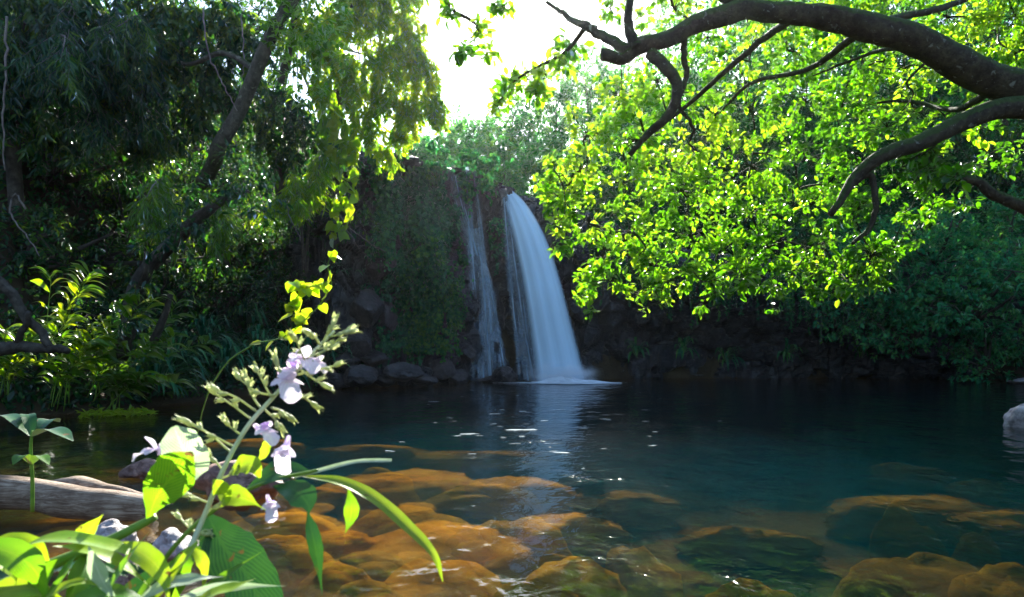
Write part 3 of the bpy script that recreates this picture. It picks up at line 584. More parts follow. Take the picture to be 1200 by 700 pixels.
# logs
def log(label, pts, rad, mat, seed):
    g = Geo(); n = 60; pp = spline(pts, n); rng = np.random.default_rng(seed)
    pp[:, 2] += .004 * np.sin(np.linspace(0, 19, n)); pp[:, 1] += .02 * np.sin(np.linspace(0, 7, n))
    rr = np.interp(np.linspace(0, 1, n), np.linspace(0, 1, len(rad)), rad) * (1 + .03 * np.sin(np.linspace(0, 23, n) + seed))
    rr[-1] *= .55; rr[0] *= .7
    tube(g, pp, rr, 22); v = g.v[0]
    for i in range(len(v)):
        v[i] += np.array(noise.noise_vector(Vector((v[i][0] * 1.6, v[i][1] * 8, v[i][2] * 8)))) * .012
    o = g.build('log', M[mat]); return tag(o, label, 'log', 'bleached logs lying in the shallows')
log('long bleached driftwood log half afloat in the shallow water', [P(-60, 570, 4.75), P(0, 577, 4.9), P(60, 583, 4.9), P(120, 592, 4.85), P(178, 598, 4.8)], [.115, .12, .12, .115, .10], 'log', 1)
log('shorter bleached log lying behind the long one', [P(60, 572, 5.3), P(90, 570, 5.25), P(130, 577, 5.15), P(175, 588, 5.1)], [.05, .075, .07, .05], 'log', 2)

# ------------------------------------------------------------------ vegetation
def rosettes(g, tips, outd, rng, k, L, Wr, tmpl, droop=.25, spread=1.0, up=.9, toff=0.0):
    T = len(tips)
    if T == 0: return
    pos = np.repeat(tips, k, 0) + rng.normal(0, L * .30, (T * k, 3)); od = np.repeat(outd, k, 0)
    d = od * .7 + rvec(rng, T * k) * spread; d[:, 2] -= droop
    nn = rvec(rng, T * k) * .6 + np.array((0, 0, up)) + od * .25
    ll = L * rng.uniform(.5, 1.25, T * k)
    tint = np.clip(np.repeat(rng.uniform(.15, .85, T), k) + rng.normal(0, .15, T * k) + toff, 0, 1)
    leaves(g, pos, d, nn, ll, ll * Wr, tmpl, tint)
def lobe_tips(c, r, n, rng, squash=.8, shell=.55):
    d = rvec(rng, n); rr = r * (shell + (1 - shell) * rng.uniform(0, 1, n) ** .6)
    f = np.array([noise.noise(Vector(x * 1.7 + c * .9)) for x in d]); keep = f > -.16
    rr = rr * (1 + .35 * f); pos = c + d * rr[:, None] * np.array((1, 1, squash))
    return pos[keep], d[keep]
def crown_geo(lobes, rng, dens, k, L, Wr, tmpl=T_OVAL, droop=.25, squash=.8, shell=.55):
    g = Geo()
    for c, r in lobes:
        t, d = lobe_tips(np.array(c, float), r, max(6, int(dens * r * r)), rng, squash, shell); rosettes(g, t, d, rng, k, L, Wr, tmpl, droop)
    return g
def tree(name, label, cat, x, y, h, wd, seed, leaf, L, group=None, dens=60, k=8, Wr=.5, nl=9, trunk_r=.12, tmpl=T_OVAL, low=.35, droop=.25, zbase=None, bark='dark_bark', lean=0.0, squash=.8):
    rng = np.random.default_rng(seed); z0 = gz(x, y) - .1 if zbase is None else zbase
    root = thing(name, (x, y, z0), label, cat, group); b = np.array((x, y, z0))
    lobes = []
    for i in range(nl):
        a = i * 2.4 + rng.uniform(-.4, .4); hh = low + (1 - low) * ((i + .5) / nl); ring = math.sin(min(1, max(.12, (1.04 - hh) / (1.04 - low))) * math.pi * .5)
        rr = wd * .5 * ring * rng.uniform(.45, .75)
        lobes.append((b + np.array((math.cos(a) * rr + lean * hh * h, math.sin(a) * rr, hh * h)), wd * rng.uniform(.2, .31)))
    g = Geo(); topc = b + np.array((lean * h * .75, 0, h * .8))
    tp = spline(wob([b, b * .65 + topc * .35, b * .3 + topc * .7, topc], wd * .04, rng), 14); tube(g, tp, [trunk_r, trunk_r * .7, trunk_r * .25], 9)
    g.build('trunk', M[bark], root)
    g = Geo()
    for c, r in lobes:
        s0 = tp[int(np.clip((c[2] - b[2]) / (h * .8) * 13 * .6, 1, 11))]
        tube(g, spline([s0, s0 * .5 + c * .5 + np.array((0, 0, .06 * h)), c], 7), [trunk_r * .35, trunk_r * .1], 5)
        for q_ in range(4):
            e = c + rvec(rng, 1)[0] * r * .85; tube(g, spline([c, c * .5 + e * .5 + rvec(rng, 1)[0] * r * .1, e], 4), [trunk_r * .1, trunk_r * .03], 4)
    g.build('limbs', M[bark], root)
    crown_geo(lobes, rng, dens, k, L, Wr, tmpl, droop, squash).build('crown', M[leaf], root)
    return root
def shrub(name, label, cat, p, h, wd, seed, leaf, L, group=None, dens=90, k=7, Wr=.45, nl=6, tmpl=T_OVAL, droop=.35, nrm=None, name_leaf='foliage'):
    rng = np.random.default_rng(seed); b = np.array(p, float); root = thing(name, b, label, cat, group)
    out = np.array((0, -.35, .6)) if nrm is None else np.array(nrm) * .5 + np.array((0, 0, .5))
    lobes = []
    for i in range(nl):
        c = b + out * h * rng.uniform(.25, .85) + rng.normal(0, 1, 3) * np.array((wd * .28, wd * .2, h * .2)); lobes.append((c, wd * rng.uniform(.22, .34)))
    g = Geo()
    for c, r in lobes:
        tube(g, spline([b, b * .5 + c * .5 + rng.normal(0, .05, 3), c], 6), [.03 * wd, .008 * wd], 5)
        for q_ in range(3):
            e = c + rvec(rng, 1)[0] * r * .8; tube(g, np.array([c, e]), [.008 * wd, .003], 4)
    g.build('stems', M['dark_bark'], root)
    crown_geo(lobes, rng, dens, k, L, Wr, tmpl, droop, .85, .35).build(name_leaf, M[leaf], root)
    return root
def strand_leaves(g, gs, p0, length, rng, L, Wr, tmpl, step, sway=.12, dirv=(0, 0, -1), r=.006):
    n = max(4, int(length / .15)); t = np.linspace(0, 1, n)[:, None]
    pts = p0 + np.array(dirv) * length * t + np.cumsum(rng.normal(0, sway * .15, (n, 3)), 0) * np.array((1, 1, .3))
    if gs is not None: tube(gs, pts, [r, r * .5], 4, cap=False)
    m_ = max(3, int(length / step)); i = rng.uniform(0, n - 1.01, m_); ii = i.astype(int); f = (i - ii)[:, None]
    pos = pts[ii] * (1 - f) + pts[ii + 1] * f
    d = rvec(rng, m_); d[:, 2] = -np.abs(d[:, 2]) - .5; nn = rvec(rng, m_) * .7 + np.array((0, -.6, .5)); ll = L * rng.uniform(.6, 1.2, m_)
    leaves(g, pos, d, nn, ll, ll * Wr, tmpl, np.clip(rng.uniform(.1, .9, 1) + rng.normal(0, .15, m_), 0, 1))
def fern(name, label, cat, p, size, seed, leaf, nfr=14, group=None, wid=.10, out=(0, -.5, .6)):
    """arching blades from one root"""
    rng = np.random.default_rng(seed); root = thing(name, p, label, cat, group); b = np.array(p, float); g = Geo(); o = norm(np.array(out, float))
    for i in range(nfr):
        d = norm(o + rvec(rng, 1)[0] * .75); L = size * rng.uniform(.6, 1.1)
        pts = [b, b + d * L * .45 + np.array((0, 0, .12 * L)), b + d * L * .8 + np.array((0, 0, -.05 * L)), b + d * L + np.array((0, 0, -.4 * L))]
        ribbon(g, pts, [.15, .8, 1, .75, .05], wid * L, rng.uniform(0, 1), n=8)
    g.build('fronds', M[leaf], root); return root
def ribbon(g, pts, prof, width, tint=.5, n=14, up=(0, 0, 1), fold=.18, wave=0.0):
    p = spline(pts, n); tg = norm(np.gradient(p, axis=0)); x = np.cross(tg, np.array(up, float)); x = np.where(np.linalg.norm(x, axis=1, keepdims=True) < .05, np.array((1., 0, 0)), x); x = norm(x); z = np.cross(x, tg)
    w_ = np.maximum(spline([(p_,) for p_ in prof], n)[:, 0], .01) * width * .5
    w_ = w_ * (1 + .05 * np.sin(np.linspace(0, 14, n) + p[0, 0] * 300) + .03 * np.sin(np.linspace(0, 37, n) + p[0, 2] * 500))
    us = np.array((-1, -.5, 0, .5, 1.)); s_ = np.linspace(0, 1, n)
    hgt = fold * np.abs(us)[None] * w_[:, None] + wave * np.sin(s_ * 17)[:, None] * us[None] * w_[:, None]
    v = p[:, None] + x[:, None] * (us[None, :, None] * w_[:, None, None]) + z[:, None] * hgt[..., None]
    idx = np.arange(n * 5).reshape(n, 5); q = np.stack([idx[:-1, :-1], idx[:-1, 1:], idx[1:, 1:], idx[1:, :-1]], -1).reshape(-1, 4)
    g.add(v.reshape(-1, 3), q, tint, np.stack(np.broadcast_arrays((us * .5 + .5)[None], s_[:, None]), -1).reshape(-1, 2))

# --- the big tree on the right bank whose limbs reach over the pool
def pp(lst): return np.array([P(*t) for t in lst])
def prad(lst, Y): return [t / F * Y for t in lst]
rng = np.random.default_rng(11)
bx, by = 9.4, 8.6
rt_ = thing('overhanging_tree', (bx, by, ground_z(np.array(bx - 0.), np.array(by)) * 0 - .6), 'mossy old tree at the right with a thick arching limb and sunlit yellow-green leaves', 'tree')
g = Geo()
main = np.vstack([[(bx, by, -.6)], [(9.0, 8.2, 1.4)], [(7.9, 7.6, 2.9)], pp([(1330, 165, 7.3), (1230, 128, 7.1), (1170, 96, 7.0), (1100, 62, 6.95), (1020, 31, 6.9), (940, 16, 6.85), (880, 13, 6.8), (840, 19, 6.75), (800, 36, 6.7), (760, 53, 6.65), (728, 65, 6.6), (706, 66, 6.6)])])
mp_ = spline(main, 150); ln = np.linspace(0, 20, 150); mp_ += np.stack([np.sin(ln * 2.1) * .018, np.cos(ln * 1.7) * .018, np.sin(ln * 2.9 + 1) * .016], -1)
tube(g, mp_, [.42, .32, .25, .195, .185, .172, .155, .132, .108, .098, .095, .09, .078, .062, .05], 20)
v = g.v[0]
for i in range(len(v)): v[i] += np.array(noise.noise_vector(Vector(v[i]) * 4)) * .022 + np.array(noise.noise_vector(Vector(v[i]) * 13)) * .008
g.build('trunk', M['bark'], rt_)
limb_pts = []
def limb(pts, rad, Y, sides=10, wobble=.02):
    g = Geo(); p_ = spline(pp(pts), 34); p_[3:-1] += np.cumsum(rng.normal(0, wobble * .4, (30, 3)), 0) * .5; tube(g, p_, prad(rad, Y), sides); limb_pts.append(p_)
    g.build('limb', M['bark'], rt_)
limb([(1255, 135, 7.0), (1205, 127, 6.9), (1165, 129, 6.8), (1120, 147, 6.7), (1080, 166, 6.6), (1040, 180, 6.5), (1010, 200, 6.5), (990, 226, 6.45), (973, 252, 6.4)], [15, 13.5, 12, 10.5, 9.5, 8.5, 7, 5, 3.5], 6.7, 14)
limb([(762, 62, 6.65), (778, 78, 6.6), (790, 95, 6.6), (790, 118, 6.6), (776, 142, 6.65), (755, 163, 6.7), (738, 182, 6.7)], [8, 7, 6, 5, 3], 6.6)
limb([(745, 56, 6.6), (738, 38, 6.6), (735, 18, 6.6), (740, -25, 6.6)], [8, 6, 5, 4], 6.6)
limb([(735, 60, 6.6), (712, 42, 6.7), (690, 28, 6.7), (668, 20, 6.7), (640, 2, 6.8)], [7, 6, 5, 4, 2], 6.6, 10, .04)
limb([(905, 14, 6.8), (860, 2, 6.8), (838, -6, 6.9), (800, -30, 7)], [8, 6, 5, 4], 6.8)
limb([(803, 38, 6.7), (800, 62, 6.75), (812, 96, 6.8), (806, 128, 6.8), (822, 156, 6.9), (818, 178, 7)], [4, 3.5, 3, 2, 1], 6.8, 8, .05)
limb([(1235, 262, 6.5), (1195, 240, 6.4), (1160, 224, 6.4), (1132, 211, 6.4)], [8, 7, 6, 4], 6.4)
limb([(1030, 30, 7), (1060, 17, 7.3), (1100, 10, 7.6), (1140, -8, 8)], [5, 4, 4, 3], 7.4)
limb([(1120, 80, 7.2), (1060, 55, 8), (1000, 70, 9), (950, 90, 9.6)], [4.5, 3, 2, 1], 8)
limb([(1170, 100, 7.2), (1120, 130, 8.2), (1060, 120, 9.2), (980, 130, 10)], [5, 3.5, 2.2, 1], 8)
limb([(1010, 36, 7), (950, 80, 8), (880, 100, 9), (830, 150, 9.4)], [4.5, 3.2, 2.4, 1.2], 8)
limb([(930, 20, 6.9), (880, 60, 7.8), (800, 130, 8.6), (730, 175, 9)], [4.5, 3.4, 2.5, 1.2], 8)
limb([(1000, 215, 6.5), (1020, 205, 6.5), (1025, 240, 6.5), (1018, 270, 6.5), (1000, 285, 6.5)], [4, 4, 3.5, 3, 2], 6.5)
limb([(560, 30, 7.5), (545, 20, 7.4), (530, 4, 7.3), (505, -45, 7.2)], [1.5, 2, 2.5, 3], 7.3, 6)
limb([(690, 28, 6.7), (660, 62, 7.2), (630, 78, 7.5), (600, 95, 7.8), (585, 118, 8)], [3, 2.2, 1.8, 1.4, 1], 7.4, 6)
LOB = [(728, 112, 8.6, 34), (690, 158, 8.8, 38), (742, 165, 8.9, 46), (680, 200, 8.8, 34), (730, 215, 8.9, 50), (660, 232, 8.8, 26), (690, 262, 8.9, 34), (740, 270, 9, 42), (706, 302, 9, 20), (690, 322, 9, 12), (764, 312, 9, 26), (770, 335, 9, 12),
       (770, 95, 8.8, 34), (808, 108, 9.2, 50), (815, 170, 9.3, 52), (800, 225, 9.3, 50), (810, 275, 9.3, 40), (840, 300, 9.3, 30), (865, 70, 9.4, 46), (880, 130, 9.6, 56), (880, 195, 9.6, 56), (880, 250, 9.6, 44), (900, 290, 9.6, 34),
       (930, 60, 9.6, 48), (945, 120, 9.8, 58), (940, 185, 9.8, 52), (950, 240, 9.6, 42), (960, 290, 9, 34), (985, 318, 9, 20), (930, 318, 9.3, 20), (1000, 75, 9.9, 50), (1010, 130, 9.8, 50), (1000, 180, 9, 42), (1060, 80, 9.9, 46), (1075, 130, 9.2, 40), (1040, 150, 8, 28), (1060, 190, 7.2, 24),
       (1020, 300, 8, 30), (1005, 245, 8, 30), (1110, 70, 9.8, 44), (1110, 20, 9.8, 46), (1050, 20, 9.8, 46), (1170, 40, 9.8, 48), (1190, 90, 9.4, 30), (980, 20, 9.8, 46), (910, 5, 9.6, 40), (850, -8, 9.4, 40), (790, 10, 9, 26), (775, -20, 9, 30), (830, 45, 9, 26),
       (1090, 178, 6.9, 12), (1120, 208, 6.6, 13), (1095, 200, 6.8, 16), (1190, 20, 9.5, 40), (1220, 60, 9.5, 40), (1090, -30, 9.8, 50), (1000, -30, 9.8, 50), (1180, -30, 9.6, 50), (715, 10, 8.4, 16), (752, 20, 8.4, 14),
       (655, 70, 7.3, 15), (640, 88, 7.5, 12), (618, 92, 7.7, 13), (600, 98, 7.8, 9), (592, 118, 8, 9), (668, 52, 7.2, 10), (628, 110, 7.8, 7), (583, 125, 8, 6), (560, 32, 7.5, 6), (590, 8, 7.4, 9), (525, 16, 7.3, 6), (542, 60, 7.6, 4), (572, 62, 7.6, 4)]
frn = np.random.default_rng(3)
for a, b_ in [(648, 190), (640, 215), (652, 262), (668, 285), (690, 335), (720, 330), (745, 345), (790, 330), (812, 318), (835, 335), (870, 325), (905, 330), (945, 335), (975, 345), (1000, 330), (1030, 318), (1048, 290), (1060, 250), (1085, 225), (1140, 195), (1160, 180), (1105, 160), (1150, 150), (1185, 165), (1130, 240), (1180, 195), (1070, 215), (1040, 225), (1195, 130), (1140, 120)]:
    LOB.append((a, b_, 8.6 + frn.uniform(-.6, .8), frn.uniform(9, 19)))
for a0, b0 in [(700, 322), (762, 330), (800, 300), (842, 318), (880, 305), (918, 322), (960, 312), (990, 300), (1025, 300), (1058, 262), (1088, 232), (660, 260), (650, 215)]:      # hanging sprays below the crown's edge
    for k_ in range(5): LOB.append((a0 + frn.normal(0, 9), b0 + k_ * 9 + frn.normal(0, 4), 8.8 + frn.normal(0, .3), 9.5 - k_ * 1.4))
crng = np.random.default_rng(21); cg = Geo(); tw = Geo()
allp = np.vstack(limb_pts + [mp_[60:]])
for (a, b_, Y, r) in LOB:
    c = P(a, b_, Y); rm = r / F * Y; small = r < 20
    crown_shade = float(np.clip((a - 760) / 330, 0, 1) * np.clip((b_ - 60) / 170, 0, 1)); vf = crng.uniform(.35, 1.25)  # shade of the crown's lower right painted in as a darker leaf tint
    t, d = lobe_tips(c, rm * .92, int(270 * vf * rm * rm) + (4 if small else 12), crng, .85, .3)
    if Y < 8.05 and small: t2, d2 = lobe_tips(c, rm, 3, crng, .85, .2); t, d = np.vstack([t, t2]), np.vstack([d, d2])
    rosettes(cg, t, d, crng, 8, .102 if not (Y < 8.05 and small) else .125, .52, T_OVAL, .2, 1.0, .8, crng.normal(.02, .16) - .38 * crown_shade)
    j = np.argmin(((allp - c) ** 2).sum(1)); s0 = allp[j]; ds = np.linalg.norm(s0 - c)      # each clump hangs from the nearest limb or from a clump nearer the limbs
    if ds < 2.8:
        br = spline([s0, s0 * .66 + c * .34 + crng.normal(0, .09 * ds, 3), s0 * .33 + c * .67 + crng.normal(0, .09 * ds, 3), c], 12); tube(tw, br, [.017 if not small else .008, .004], 5); allp = np.vstack([allp, br[3::2]])
    for e in t[::max(1, len(t) // (6 if small else 14))]: tube(tw, spline([c, c * .5 + e * .5 + crng.normal(0, .03, 3), e], 5), [.006, .002], 4)
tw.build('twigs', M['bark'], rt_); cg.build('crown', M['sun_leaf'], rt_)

# --- trees on the ridge above the falls (hazy, behind)
RG = 'hazy trees on the ridge behind the waterfall'
for i, (px, top, Y, wpx, lab, hh) in enumerate([
    (520, 165, 36, 60, 'pale hazy tree on the ridge right beside the drooping bright foliage', 5), (556, 148, 38, 70, 'rounded hazy tree on the ridge straight above the thin cascade', 5.5),
    (600, 128, 40, 80, 'broad blue-green tree on the ridge just above the waterfall lip', 6.5), (648, 92, 42, 84, 'taller hazy tree on the ridge right of the waterfall lip', 8), (694, 72, 44, 90, 'tallest misty grey tree on the ridge under the sun', 9),
    (740, 90, 42, 80, 'misty tree on the ridge behind the sunlit leaves at its left', 8), (540, 196, 31, 50, 'small dense tree at the cliff edge between cascade and waterfall', 3), (590, 200, 30.5, 46, 'small dark tree rooted right behind the waterfall lip', 2.6),
    (640, 176, 33, 70, 'dark bushy tree on the slope just right of the waterfall lip', 4.5), (690, 190, 32, 70, 'dark tree on the slope behind the left tips of the sunlit tree', 5), (534, 128, 50, 22, 'slim distant tree standing against the white sky', 5), (580, 168, 35, 60, 'green tree filling the ridge gap above the two falls', 5)]):
    x = (px - HX) / F * Y; ztop = CAM_H + (HY - top) / F * Y; z0 = min(gz(x, Y), ztop - hh * .6); h = ztop - z0
    tree('ridge_tree', lab, 'tree', x, Y, h, wpx / F * Y * 1.25, 200 + i, 'far_leaf', .30, RG, dens=34, k=8, nl=11, trunk_r=.14, zbase=z0, low=.2)
# --- trees on the right hillside
HG = 'trees covering the right hillside'
for i, (px, py, Y, wpx, leaf, lab) in enumerate([
    (770, 190, 33, 120, 'teal_leaf', 'blue-green hillside tree behind the left half of the sunlit crown'), (850, 150, 35, 130, 'teal_leaf', 'tall hillside tree behind the middle of the sunlit crown'),
    (930, 180, 34, 130, 'teal_leaf', 'hillside tree behind the dangling end of the lower limb'), (1010, 110, 36, 140, 'teal_leaf', 'high hillside tree glimpsed under the arching limb'),
    (1090, 160, 33, 130, 'teal_leaf', 'dark hillside tree between the two limbs'), (1170, 130, 34, 140, 'teal_leaf', 'dark hillside tree behind the fork of the limbs'), (1190, 220, 30, 110, 'dark_leaf', 'dark viny hillside tree below the short broken limb'),
    (880, 60, 40, 140, 'far_leaf', 'upper hillside tree above the middle of the arching limb'), (960, 20, 42, 150, 'far_leaf', 'topmost hillside tree above the crest of the arching limb'), (1060, 20, 42, 150, 'far_leaf', 'topmost hillside tree above the thick end of the limb'),
    (1160, 10, 42, 150, 'far_leaf', 'topmost hillside tree in the upper right corner'), (800, 90, 40, 120, 'far_leaf', 'upper hillside tree beside the misty ridge'),
    (740, 260, 30, 90, 'teal_leaf', 'low hillside tree right of the waterfall above the dark overhang'), (830, 270, 30, 100, 'dark_leaf', 'low dark tree on the overhang behind the sunlit leaf tips'), (920, 260, 30, 100, 'teal_leaf', 'low tree on the overhang left of the puffy bushes')]):
    x = (px - HX) / F * Y; wd = wpx / F * Y * 1.15; zc = CAM_H + (HY - py) / F * Y; z0 = min(gz(x, Y), zc - 1.5); h = (zc - z0) + wd * .5
    tree('hillside_tree', lab, 'tree', x, Y, h, wd, 240 + i, leaf, .28, HG, dens=26, k=8, nl=13, trunk_r=.16, zbase=z0, low=.15)
BG_ = 'puffy bushes on the right bank'
for i, (px, py, Y, wpx, hpx, lab) in enumerate([
    (1060, 300, 24, 120, 110, 'largest puffy green bush on the right bank above the shaded water'), (1150, 330, 23, 110, 110, 'puffy green bush at the right edge, below the short broken limb'), (1110, 270, 25, 100, 80, 'puffy bush between the two larger ones and a little higher'),
    (1000, 340, 25, 80, 90, 'shaded green bush at the left end of the puffy bushes'), (1190, 270, 24, 80, 80, 'high puffy bush at the right edge under the fork of the limbs'), (1080, 375, 24, 110, 80, 'dark low bush hanging over the shaded water under the largest puffy one'), (1170, 400, 23.5, 90, 70, 'dark low bush just above the pale stone slab')]):
    p0 = P(px, py, Y); wd = wpx / F * Y; h = hpx / F * Y; b = p0 - np.array((0, -.6, h * .45))
    shrub('bush', lab, 'bush', b, h, wd, 300 + i, 'bush_leaf', .17, BG_, dens=75, k=9, Wr=.5, nl=10, nrm=(0, -.3, .55))

# --- creeper on the cliff, left of the falls
def creeper(name, label, poly_fn, n, leaf, L, seed, group=None, lift=.12, tmpl=T_OVAL, xr=(440, 545), yr=(180, 420)):
    rng = np.random.default_rng(seed); g = Geo(); pos, nn = [], []
    gs = Geo()
    while len(pos) < n:
        x, y = rng.uniform(*xr), rng.uniform(*yr)
        if not poly_fn(x, y, rng): continue
        h0, n0 = hit(x, y); 
        f = noise.noise(Vector(h0) * 1.3); pos.append(h0 + n0 * rng.uniform(.03, lift * (1.6 + 2.2 * f) if f > -.4 else .06)); nn.append(n0)
        if len(pos) % 60 == 0: strand_leaves(g, gs, pos[-1], rng.uniform(.3, .9), rng, L, .7, tmpl, .05)
    pos, nn = np.array(pos), np.array(nn); d = rvec(rng, n) * .8 + np.array((0, 0, -.9)) + nn * .3; ll = L * rng.uniform(.6, 1.25, n)
    leaves(g, pos, d, nn + rvec(rng, n) * .5 + np.array((0, 0, .4)), ll, ll * .75, tmpl, rng.uniform(0, 1, n))
    root = thing(name, pos.mean(0), label, 'creeper', group); g.build('foliage', M[leaf], root); gs.build('stems', M['dark_bark'], root); return root
creeper('creeper', 'thick mat of dark green ivy draping the cliff left of the thin cascade', lambda x, y, r: (456 + 14 * math.sin(y * .05) < x < 527 + 8 * math.sin(y * .08)) and 196 + abs(x - 492) * .35 < y < 330 + 20 * math.sin(x * .2), 11000, 'ivy_leaf', .14, 31, lift=.22)
creeper('creeper', 'paler feathery fern curtain hanging below the ivy mat on the cliff', lambda x, y, r: (474 + 8 * math.sin(y * .07) < x < 534 + 6 * math.sin(y * .11)) and 300 + 25 * math.sin(x * .3) < y < 402 + 12 * math.sin(x * .4), 7000, 'teal_leaf', .13, 32, lift=.3)
creeper('creeper', 'dark leafy creeper low on the cliff above the waterline heap', lambda x, y, r: (445 < x < 500) and 372 + 8 * math.sin(x * .3) < y < 412, 1500, 'ivy_leaf', .13, 33, lift=.25)
creeper('creeper', 'sparse dark creeper on the rock behind the dry hanging stems', lambda x, y, r: (398 < x < 462) and 228 < y < 330 and noise.noise(Vector((x * .05, y * .05, 0))) > -.1, 2200, 'ivy_leaf', .13, 34, lift=.2)
creeper('creeper', 'ragged green plants trailing over the bare cliff rim above both falls', lambda x, y, r: 168 + abs(x - 500) * .22 < y < 204 + max(0, x - 500) * .3 + 7 * math.sin(x * .31) + 5 * math.sin(x * .13) and noise.noise(Vector((x * .09, y * .09, 3))) > -.12 and abs(x - 534) > 7 and x < 584, 2600, 'teal_leaf', .15, 36, lift=.3, xr=(430, 600), yr=(160, 240))
creeper('creeper', 'small patch of green creeper on the rock between the two falls', lambda x, y, r: abs(x - 582) < 9 and 255 < y < 300, 260, 'ivy_leaf', .12, 35, lift=.1, xr=(570, 595))
# the overhang right of the falls
VG = 'hanging vines over the dark overhang'
for i, (px, top, ln_, Y, lab) in enumerate([
    (712, 268, 1.6, 25.6, 'leafy vine hanging over the overhang just right of the waterfall'), (745, 300, 1.7, 25.4, 'leafy vine hanging below the left sunlit leaf tips'), (790, 305, 1.9, 25.2, 'long leafy vine hanging in front of the left part of the overhang'), (838, 318, 1.6, 25.2, 'leafy vine hanging in the middle of the dark overhang'),
    (885, 315, 1.3, 25.0, 'short leafy vine at the darkest part of the overhang'), (935, 322, 1.7, 25.0, 'leafy vine hanging just right of the darkest part of the overhang'), (985, 345, 1.6, 25.0, 'leafy vine hanging at the left end of the puffy bushes')]):
    rg = np.random.default_rng(400 + i); p0 = P(px, top, Y); root = thing('hanging_vine', p0, lab, 'vine', VG); g, gs = Geo(), Geo()
    for s_ in range(26):
        q0 = p0 + rg.normal(0, 1, 3) * np.array((.75, .35, .3)); strand_leaves(g, gs, q0, ln_ * rg.uniform(.4, 1.15), rg, .13, .5, T_OVAL, .035)
    gs.build('stems', M['pale_twig'], root); g.build('foliage', M['teal_leaf' if i % 2 else 'dark_leaf'], root)
FG_ = 'ferns at the foot of the dark overhang'
for i, (px, py, lab) in enumerate([(745, 418, 'dim fern tuft at the water foot of the overhang near the waterfall'), (800, 415, 'dim fern tuft at the foot of the overhang, second from the waterfall'), (850, 425, 'small dim fern at the foot of the darkest overhang'), (921, 420, 'pale fern sprig standing alone at the foot of the overhang'), (1010, 420, 'fern tuft at the shaded waterline below the puffy bushes'), (1120, 425, 'fern tuft at the shaded waterline left of the pale slab'), (1190, 430, 'bright fern growing on the pale stone slab')]):
    h0, n0 = hit(px, py); h0 = P(px, py, min(h0[1], 26.5) - .3)
    fern('fern', lab, 'fern', h0, 1.0, 430 + i, 'teal_leaf', 22, FG_)

# --- ground cover hugging the banks
def undergrowth(label, x0, x1, y0, y1, n, L, leaf, seed, dmin=.1):
    rg = np.random.default_rng(seed); x, y = rg.uniform(x0, x1, n), rg.uniform(y0, y1, n); k_ = pool_dist(x, y) > dmin; x, y = x[k_], y[k_]; e = .05
    z = ground_z(x, y); nn = norm(np.stack([-(ground_z(x + e, y) - z) / e, -(ground_z(x, y + e) - z) / e, np.ones(len(x))], -1))
    cl_ = np.sin(x * 2.1 + 3 * np.sin(y * .8)) * np.sin(y * 2.3 + 2 * np.sin(x * .9)); pos = np.stack([x, y, z], -1) + nn * (rg.uniform(.02, .22, len(x)) + .25 * np.maximum(cl_, 0) * rg.uniform(0, 1, len(x)))[:, None]
    g = Geo(); d = rvec(rg, len(x)) + nn * .3 + np.array((0, -.3, -.3)); ll = L * rg.uniform(.6, 1.3, len(x)); leaves(g, pos, d, nn + rvec(rg, len(x)) * .6, ll, ll * .42, T_OVAL, np.clip(.5 + .25 * cl_ + rg.normal(0, .15, len(x)), 0, 1))
    return tag(g.build('undergrowth', M[leaf]), label, 'undergrowth', kind='stuff')
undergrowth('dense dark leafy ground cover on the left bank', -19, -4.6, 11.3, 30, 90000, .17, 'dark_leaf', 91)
undergrowth('teal leafy ground cover on the right hillside', 2.5, 34, 28.2, 46, 90000, .26, 'teal_leaf', 92, 1.3)
undergrowth('dense ground cover along the far right shore', 12, 24, 6, 27, 30000, .18, 'dark_leaf', 93)
undergrowth('ground cover on top of the ridge behind the waterfall', -8, 6, 28, 44, 30000, .2, 'far_leaf', 94, 1.8)
